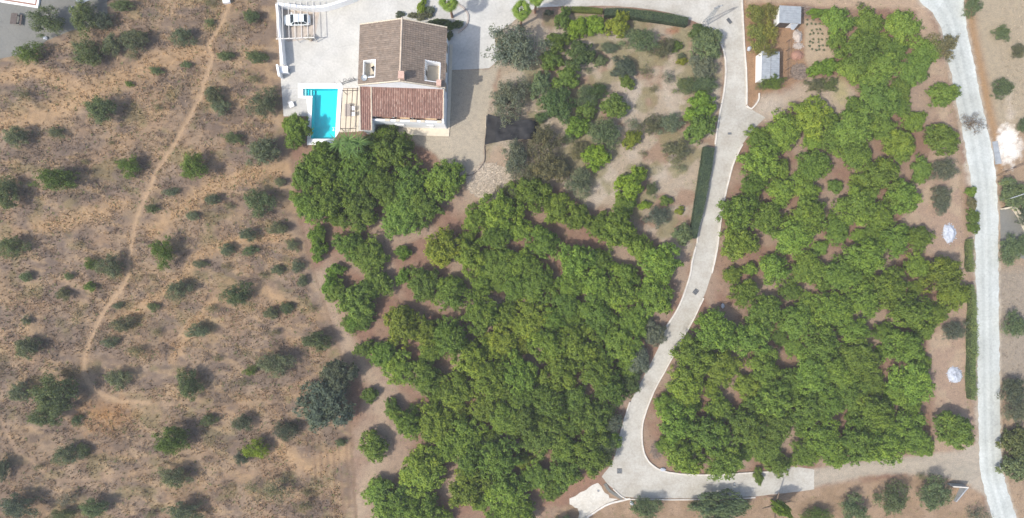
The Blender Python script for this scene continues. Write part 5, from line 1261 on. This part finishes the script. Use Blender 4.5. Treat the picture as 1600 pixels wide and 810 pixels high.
# bed of the first palm
for a in ((625, 22, 8, 5, C_CAROB), (645, 24, 8, 5, C_DULL), (659, 12, 8, 14, C_LIME), (662, 24, 14, 6, C_DULL), (672, 17, 8, 8, C_OLIVE), (685, 35, 18, 6, C_DARK), (703, 40, 12, 8, C_DARK), (716, 38, 8, 7, C_GREEN), (702, 56, 6, 9, C_DARK), (857, 20, 8, 5, C_CAROB)):
    plant("bed_shrub", 'citrus', *a, 1.2)
# vegetable rows
for j, (y_, xs) in enumerate(((31, (1261, 1272, 1280)), (38, (1260, 1267, 1274, 1281)), (47, (1269, 1276, 1281)), (53, (1266, 1271, 1278, 1285)), (62, (1271, 1278, 1284, 1291)), (66, (1265, 1271, 1279)), (72, (1266, 1280, 1286, 1293)), (78, (1268, 1275, 1281, 1288)))):
    for x_ in xs: plant("vegetable_plant", 'olive', x_ + rnd.uniform(-1, 1), y_ + rnd.uniform(-1, 1), 2.2, 2.0, C_OLIVE, 0.9)

# ---- clipped hedges: leaves over a flat-sided body
def hedge(pts, widths, h, col, label, n_per=150, rough=1.0):
    P = smooth(pts, 6); Ws = np.interp(np.linspace(0, 1, len(P)), np.linspace(0, 1, len(widths)), widths)
    X = np.array([W(*p, h) for p in P]); o = empty("hedge", (*X[0], 0), 0, label, "hedge")
    seg = np.hypot(*np.diff(X, axis=0).T); cum = np.r_[0, np.cumsum(seg)]; Lt = cum[-1]
    n = int(Lt * n_per * 3); r = np.random.RandomState(7)
    s = r.uniform(0, Lt, n); cx = np.interp(s, cum, X[:, 0]); cy = np.interp(s, cum, X[:, 1]); w_ = np.interp(s, cum, Ws) * 0.05
    dx = np.interp(s + 0.2, cum, X[:, 0]) - np.interp(s - 0.2, cum, X[:, 0]); dy = np.interp(s + 0.2, cum, X[:, 1]) - np.interp(s - 0.2, cum, X[:, 1]); q = np.hypot(dx, dy) + 1e-6; nx_, ny_ = -dy / q, dx / q
    side = r.rand(n); t = np.where(side < 0.6, r.uniform(-1, 1, n), np.where(side < 0.8, -1, 1)); z = np.where(side < 0.6, h - 0.06 * t * t, r.uniform(0.02, h, n))
    z = z + r.normal(0, 0.06 * rough, n) + 0.22 * rough * (vnoise(s * 1.3, t * 2, 3) - 0.5); t = t * (1 + 0.22 * rough * (vnoise(s * 1.1, z, 5) - 0.5)) + r.normal(0, 0.07 * rough, n)
    C = np.c_[cx + nx_ * t * w_ - X[0, 0], cy + ny_ * t * w_ - X[0, 1], z]
    N = np.where((side < 0.6)[:, None], np.array([0, 0, 1.0])[None], np.c_[nx_ * t, ny_ * t, 0.2 + 0 * t]) + r.normal(size=(n, 3)) * 0.35
    N /= np.linalg.norm(N, axis=1)[:, None]; T = np.cross(N, r.normal(size=(n, 3))); T /= np.linalg.norm(T, axis=1)[:, None]; B = np.cross(N, T)
    L = 0.17 * r.uniform(0.7, 1.3, n)[:, None]
    v = np.stack([C - T * L * .5, C + B * L * .28, C + T * L * .5, C - B * L * .28], 1).reshape(-1, 3)
    f = link(bpy.data.objects.new("foliage", np_mesh("foliage", v, np.arange(n * 4).reshape(n, 4), M['leaf'], tint=np.repeat(np.clip(0.45 + r.normal(0, .15, n) + 0.5 * (vnoise(s * 0.9, t, 8) - 0.5), 0, 1), 4))), o); f.color = (*col, 1)
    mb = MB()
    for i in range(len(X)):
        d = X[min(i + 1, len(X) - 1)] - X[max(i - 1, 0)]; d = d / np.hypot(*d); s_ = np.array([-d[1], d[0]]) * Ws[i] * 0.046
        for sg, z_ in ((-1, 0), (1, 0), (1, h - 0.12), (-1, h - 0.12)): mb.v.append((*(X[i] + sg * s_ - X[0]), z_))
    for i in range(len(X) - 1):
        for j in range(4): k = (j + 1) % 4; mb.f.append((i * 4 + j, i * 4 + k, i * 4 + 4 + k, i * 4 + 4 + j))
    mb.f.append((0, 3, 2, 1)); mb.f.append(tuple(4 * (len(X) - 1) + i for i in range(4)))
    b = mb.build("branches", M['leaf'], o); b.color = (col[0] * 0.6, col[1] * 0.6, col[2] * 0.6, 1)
hedge([(945, 18), (975, 19), (1010, 23), (1045, 28), (1075, 33)], [10, 12, 13, 13, 12], 1.4, (0.075, 0.11, 0.055), "clipped dark hedge along the upper curve of the drive")
hedge([(1109, 230), (1104, 262), (1096, 310), (1089, 345), (1084, 372)], [16, 16, 15, 12, 10], 1.3, (0.075, 0.112, 0.06), "clipped dark hedge flanking the straight part of the drive")
hedge([(1517, 374), (1516, 400), (1518, 425)], [3, 6, 3, 7, 3], 1.0, (0.18, 0.23, 0.08), "ragged green hedge strip along the main road above the wide tree", rough=4.5)
hedge([(1519, 445), (1521, 470), (1522, 500), (1522, 540), (1521, 580), (1521, 625)], [3, 5, 3, 9, 10, 7, 10, 5], 1.2, (0.175, 0.23, 0.08), "ragged green hedge strip between the main road and the lower white heap", rough=4.0)
hedge([(893, 14), (915, 15), (942, 17)], [7, 8, 7], 0.7, (0.13, 0.16, 0.03), "low yellow-green hedge at the end of the clipped dark hedge")

# ---- palms and the spiky plant below the villa
def frond_mesh():
    mb = MB(); n = 13
    mb.tube((0, 0, 0), (0.75, 0, 0.05), 0.03, 0.02, 5)
    for i in range(n):
        a = -1.25 + 2.5 * i / (n - 1); L = 0.95 * (1 - 0.22 * abs(a)); w = 0.075
        d = (math.cos(a), math.sin(a)); p = (-d[1] * w, d[0] * w)
        k = len(mb.v); m = 0.55 * L
        mb.v += [(0.7, 0, 0.05), (0.7 + d[0] * m + p[0], d[1] * m + p[1], 0.04), (0.7 + d[0] * L, d[1] * L, -0.32), (0.7 + d[0] * m - p[0], d[1] * m - p[1], 0.04)]
        mb.f.append((k, k + 1, k + 2, k + 3))
    me = bpy.data.meshes.new("frond"); me.from_pydata(mb.v, [], mb.f); me.materials.append(M['leaf_gloss'])
    a = me.attributes.new("tint", 'FLOAT', 'POINT'); a.data.foreach_set("value", [0.6] * len(mb.v)); return me
FR = frond_mesh()
def palm(p, h, label, nf=26):
    o = empty("fan_palm", (*W(*p), 0), 0, label, "palm tree", "fan palms by the villa")
    mb = MB(); m = 8
    for i in range(m): mb.tube((0, 0, h * i / m), (0, 0, h * (i + 1) / m + 0.03), 0.22 - 0.008 * i, 0.19 - 0.008 * i, 10)
    mb.build("trunk", plain('palm_bark', (0.25, 0.14, 0.09), 0.9, 0.3, 6), o)
    for i in range(nf):
        f = bpy.data.objects.new("frond", FR); link(f, o); el = 1.15 - 1.7 * i / nf
        f.location = (0, 0, h + 0.1 - 0.3 * i / nf); f.rotation_euler = (rnd.uniform(-.3, .3), -el, i * 2.4); s = rnd.uniform(0.85, 1.1); f.scale = (s, s, s)
        f.color = (*blend((0.15, 0.23, 0.03), C_MID, i / nf * 0.8), 1)
palm((707, 27), 5.8, "fan palm in the brown planting bed behind the villa roof")
palm((814, 41), 6.4, "fan palm at the garden corner facing the villa")
palm((836, 20), 6.6, "fan palm nearest the upper drive, beyond the garden corner palm")
def blade_mesh():
    V, F = [], []; n = 6
    for i in range(n + 1):
        f = i / n; w = 0.085 * (1 - f ** 2.2) + 0.004; x = 2.1 * f; z = 0.85 * f - 1.25 * f * f
        V += [(x, -w, z + 0.02), (x, 0, z), (x, w, z + 0.02)]
    for i in range(n):
        for j in range(2): k = i * 3 + j; F.append((k, k + 1, k + 4, k + 3))
    me = np_mesh("blade", np.array(V), np.array(F), M['leaf_gloss'], tint=np.repeat(0.62, len(V))); return me
BL = blade_mesh()
yo = empty("spiky_palm", (*W(546, 220, 4.6), 0), 0, "big spiky palm with long strap leaves between pool terrace and orchard", "palm tree")
for dx, dy, hh in ((0, 0, 4.9), (-1.5, -0.5, 4.5), (1.4, -0.4, 4.7), (0.2, -1.3, 4.3)):
    MB().tube((dx * 0.5, dy * 0.5, 0), (dx, dy, hh), 0.16, 0.12, 7).build("stem", M['bark'], yo)
    for i in range(34):
        b = bpy.data.objects.new("leaf_blade", BL); link(b, yo); b.location = (dx, dy, hh)
        b.rotation_euler = (0, rnd.uniform(-0.9, 0.35), i * 2.4 + rnd.uniform(-.2, .2)); s = rnd.uniform(0.7, 1.05); b.scale = (s, s, s)
        b.color = (*blend((0.15, 0.25, 0.07), (0.09, 0.17, 0.05), rnd.random()), 1)
t = empty("potted_shrub", (*W(486.5, 62.5), 0.02), 0, "white flowering shrub in a pot at the carport corner post", "potted plant")
MB().tube((0, 0, 0), (0, 0, 0.45), 0.25, 0.33, 12).build("pot", M['terracotta'], t)
c = bpy.data.objects.new("crown", CROWN['olive'][1]); link(c, t); c.location = (0, 0, 0.4); c.scale = (0.7, 0.6, 1.0); c.color = (0.62, 0.60, 0.60, 1)

# ------------------------------------------------------------------ ground cover nobody could count
def tufts(name, P, size, cols, lean, blades, seed, label, mat='leaf'):
    r = np.random.RandomState(seed); n = len(P)
    a = r.uniform(0, 6.283, (n, blades)); ln = size[:, None] * r.uniform(0.6, 1.2, (n, blades)); el = r.uniform(*lean, (n, blades))
    d = np.stack([np.cos(a) * np.cos(el), np.sin(a) * np.cos(el), np.sin(el)], -1)
    s = np.stack([-np.sin(a), np.cos(a), np.zeros_like(a)], -1)
    B = P[:, None, :] + np.stack([np.cos(a), np.sin(a), 0 * a], -1) * 0.03
    w = ln * 0.16
    v = np.stack([B - s * w[..., None], B + s * w[..., None], B + d * ln[..., None]], 2).reshape(-1, 3)
    f = np.arange(len(v)).reshape(-1, 3)
    me = np_mesh(name, v, f, M['tuft'], col=np.repeat(cols, blades * 3, 0))
    return tag(link(bpy.data.objects.new(name, me)), label, "grass", kind='stuff')
m, n_, l_, b_ = new_mat('dry_tuft')
at = n_.new("ShaderNodeAttribute"); at.attribute_name = "soil"; l_.new(at.outputs['Color'], b_.inputs['Base Color']); b_.inputs['Roughness'].default_value = 0.9; b_.inputs['Specular IOR Level'].default_value = 0.1
M['tuft'] = m
N = 62000
qx = RS.uniform(-5, 560, N); qy = RS.uniform(-10, 820, N)
den = fbm(qx / 26, qy / 20, 61, 3)
ok = (slope_amount(qx, qy) > 0.05) & (np.minimum(np.minimum(seg_dist(qx, qy, TRAIL), seg_dist(qx, qy, TRAIL3)), seg_dist(qx, qy, TRAIL2) + 1) > 3.4) & (den + RS.uniform(-.2, .2, N) > 0.44) & (sdf(PATIO, qx, qy) > 2)
qx, qy, den = qx[ok], qy[ok], den[ok]
zc = relief(qx, qy); base = soil_colour(qx, qy)
tone = RS.uniform(0.95, 1.6, len(qx))[:, None]; gr = (RS.rand(len(qx)) < 0.08)[:, None]
cols = np.where(gr, np.array([[0.16, 0.17, 0.065]]), base * tone * np.array([[1.08, 1.03, 0.92]]))
tufts("dry_grass", np.c_[(qx - 800) * .1, (405 - qy) * .1, zc - 0.01], RS.uniform(0.16, 0.42, len(qx)), cols, (0.35, 1.25), 6, 3, "tufts of dry straw-coloured grass on the slope")
# weeds, litter and stones in garden and orchards
N = 16000
qx = RS.uniform(470, 1540, N); qy = RS.uniform(0, 815, N)
ok = ~(sdf(GRAVEL, qx, qy) < 3) & (sdf(YARD_N, qx, qy) > 3) & (sdf([(440, 138), (536, 138), (536, 230), (443, 230)], qx, qy) > 0) & (sdf([(530, 130), (705, 130), (705, 212), (530, 212)], qx, qy) > 0)
ok &= (sdf(DL + DRIVE_B[::-1] + DR2[::-1] + DR[::-1], qx, qy) > 3) & (sdf(DIRTROAD, qx, qy) > 0) & (qx < np.interp(qy, [q[1] for q in ROADL], [q[0] for q in ROADL]) - 3) & (sdf(VEG, qx, qy) > 0) & (sdf([(885, 780), (935, 750), (985, 782), (905, 815)], qx, qy) > 0)
qx, qy = qx[ok], qy[ok]; base = soil_colour(qx, qy)
k = RS.rand(len(qx))[:, None]
cols = np.where(k < 0.16, np.array([[0.13, 0.16, 0.05]]), np.where(k < 0.5, base * 0.55, base * 1.35))
tufts("leaf_litter", np.c_[(qx - 800) * .1, (405 - qy) * .1, 0 * qx], RS.uniform(0.10, 0.26, len(qx)), cols, (0.1, 0.6), 4, 4, "fallen leaves and weeds on the garden and orchard floor")
N = 2600
qx = RS.uniform(1564, 1640, N); qy = RS.uniform(0, 810, N)
ok = (qx > np.interp(qy, [q[1] for q in ROADR], [q[0] for q in ROADR]) + 4) & (sdf([(1562, 327), (1578, 325), (1590, 338), (1640, 395), (1640, 420), (1564, 392)], qx, qy) > 2)
qx, qy = qx[ok], qy[ok]; base = soil_colour(qx, qy)
tufts("field_grass", np.c_[(qx - 800) * .1, (405 - qy) * .1, 0 * qx], RS.uniform(0.12, 0.3, len(qx)), base * RS.uniform(0.7, 1.4, len(qx))[:, None], (0.2, 1.0), 5, 5, "thin dry grass beyond the main road")

# ------------------------------------------------------------------ labels: how each plant looks and where it stands from things one can find
MARKS = [((506, 180), "the turquoise pool"), ((465, 31), "the white car"), ((628, 120), "the villa's ridge chimney"), ((1100, 38), "the lattice mast"), ((797, 205), "the black shade net"), ((1235, 23), "the square grey shed"), ((1205, 104), "the long grey shed"), ((1281, 58), "the vegetable rows"), ((1483, 365), "the upper white heap"), ((1491, 586), "the lower white heap"), ((507, 635), "the huge dark tree"), ((915, 778), "the pale concrete pad"), ((968, 736), "the drive fork's drain"), ((1087, 456), "the curving drive's drain"), ((1097, 305), "the long clipped hedge"), ((1010, 24), "the upper clipped hedge"), ((1575, 220), "the white chalky patch"), ((1496, 765), "the junction wall corner"), ((355, 4), "the footpath's box"), ((131, 570), "the footpath's lower bend"), ((326, 78), "the footpath's upper kink"), ((201, 415), "the footpath's middle bend"), ((28, 32), "the picnic table"), ((707, 27), "the bed's fan palm"), ((814, 41), "the garden's fan palm"), ((1004, 690), "the drive's tightest bend"), ((548, 216), "the spiky palm"), ((742, 271), "the gravel yard's tip"), ((1300, 310), "the ring-shaped clearing"), ((1387, 575), "the orchard's biggest clearing"), ((1382, 490), "the orchard's second clearing"), ((1239, 688), "the clearing above the lane"), ((1315, 657), "the clearing above the dirt lane"), ((1197, 380), "the reddish clearing near the drive"), ((965, 638), "the bare verge beside the drive"), ((660, 490), "the twin clearings"), ((553, 425), "the small west clearing"), ((1533, 735), "the road junction"), ((1248, 113), "the brushwood heap"), ((440, 122), "the white wall's end"), ((1570, 350), "the grey side yard"), ((985, 289), "the bright lime tree"), ((1155, 490), "the brown verge notch"), ((890, 366), "the diagonal orchard gap"), ((830, 776), "the shaded south clearing"), ((1404, 193), "the purple litter clearing"), ((867, 419), "the red litter gap"), ((84, 618), "the slope's broadest tree"), ((267, 688), "the slope's oval tree"), ((1275, 458), "the orange clearing")]
NUMW = ["", "", "second", "third", "fourth", "fifth", "sixth", "seventh", "eighth", "ninth", "tenth", "eleventh", "twelfth"]
HOURS = ["twelve", "one", "two", "three", "four", "five", "six", "seven", "eight", "nine", "ten", "eleven"]
CATS = {"orchard_tree": "tree", "young_orchard_tree": "tree", "hillside_tree": "tree", "scrub_bush": "bush", "dark_tree": "tree", "garden_tree": "tree", "garden_bush": "bush", "verge_tree": "tree", "climbing_shrub": "shrub", "crop_clump": "crop plant", "grey_bush": "bush", "bare_tree": "tree", "field_tree": "tree", "tall_tree": "tree", "roadside_bush": "bush", "bed_shrub": "shrub", "vegetable_plant": "vegetable"}
GROUPS = {"orchard_tree": "trees of the two orchards", "young_orchard_tree": "young bright trees at the orchard edge", "hillside_tree": "trees scattered on the dry slope", "scrub_bush": "low bushes on the dry slope", "dark_tree": "dark trees at the plot edge", "garden_tree": "trees of the garden", "garden_bush": "bushes of the garden", "verge_tree": "dark trees overhanging the drive", "climbing_shrub": "climbing shrubs beside the sheds", "grey_bush": "grey bushes by the main road", "bare_tree": "thin bare trees", "field_tree": "trees beyond the roads", "roadside_bush": "bushes along the main road", "bed_shrub": "shrubs of the palm bed", "vegetable_plant": "seedlings in the vegetable rows", "crop_clump": "dense crop by the vegetable rows"}
def hour(dx, dy): return int(round(math.degrees(math.atan2(dx, -dy)) / 30.0)) % 12
def tone_word(c, rx, ry):
    r_, g_, b2 = c
    w_ = "lime-green" if g_ > 0.275 else "dull" if r_ > 0.95 * g_ else "grey-green" if b2 > 0.5 * g_ else "yellow-green" if r_ > 0.76 * g_ else "dark green" if g_ < 0.17 else "bright green" if r_ < 0.62 * g_ and g_ > 0.22 else "green"
    sz = "small" if max(rx, ry) < 12 else "broad" if max(rx, ry) > 26 else "round" if 0.85 < rx / ry < 1.2 else "oval"
    return sz + " " + w_
by = {}
for rec in PLANTS: by.setdefault(rec[1], []).append(rec)
NOUN = {"young_orchard_tree": "young tree", "scrub_bush": "scrub bush", "dark_tree": "tree", "climbing_shrub": "climbing shrub", "bed_shrub": "bed shrub", "crop_clump": "crop clump"}
for nm, recs in by.items():
    tab = []
    for mi, ((mx, my), mn) in enumerate(MARKS):
        sec = {}
        for rec in recs:
            d_ = math.hypot(rec[2] - mx, rec[3] - my)
            if d_ < 7: continue
            sec.setdefault(hour(rec[2] - mx, rec[3] - my), []).append((d_, id(rec)))
        for hh, lst in sec.items():
            for k_, (d_, rid) in enumerate(sorted(lst)): tab.append((rid, k_ + 1, d_, hh, mi))
    for rec in recs:
        o = rec[0]; o['category'] = CATS[nm]
        if nm in GROUPS: o['group'] = GROUPS[nm]
        if nm == "vegetable_plant": o['label'] = "small green seedling planted in the sandy vegetable rows"; continue
        best = min((t_ for t_ in tab if t_[0] == id(rec)), key=lambda t_: t_[2] * (1 + 0.9 * (t_[1] - 1)))
        _, od, d_, hh, mi = best
        o['label'] = (tone_word(rec[6], rec[4], rec[5]) + " " + NOUN.get(nm, nm.replace("_", " ")) + ", " + (NUMW[od] + " " if od > 1 else "nearest ") + "at " + HOURS[hh] + " o'clock from " + MARKS[mi][1])
carob_a['label'] = "huge dark grey-green tree at the edge between dry slope and orchard"
carob_b['label'] = "smaller dark tree touching the huge dark tree on its villa side"
tall['label'] = "slender lime-green tree beside the lane, casting a shadow across it"

# ------------------------------------------------------------------ thin summer haze between the ground and the camera
hz = bpy.data.materials.new("haze"); hz.use_nodes = True
hn, hl = hz.node_tree.nodes, hz.node_tree.links
hn.remove(hn["Principled BSDF"])
vp = hn.new("ShaderNodeVolumePrincipled"); vp.inputs['Color'].default_value = (0.93, 0.95, 0.97, 1); vp.inputs['Density'].default_value = 0.00038; vp.inputs['Anisotropy'].default_value = 0.0
hl.new(vp.outputs[0], hn["Material Output"].inputs['Volume'])
hb = MB().box(-2600, 2600, -2600, 2600, -4, 104).build("haze", hz)
tag(hb, kind='stuff')
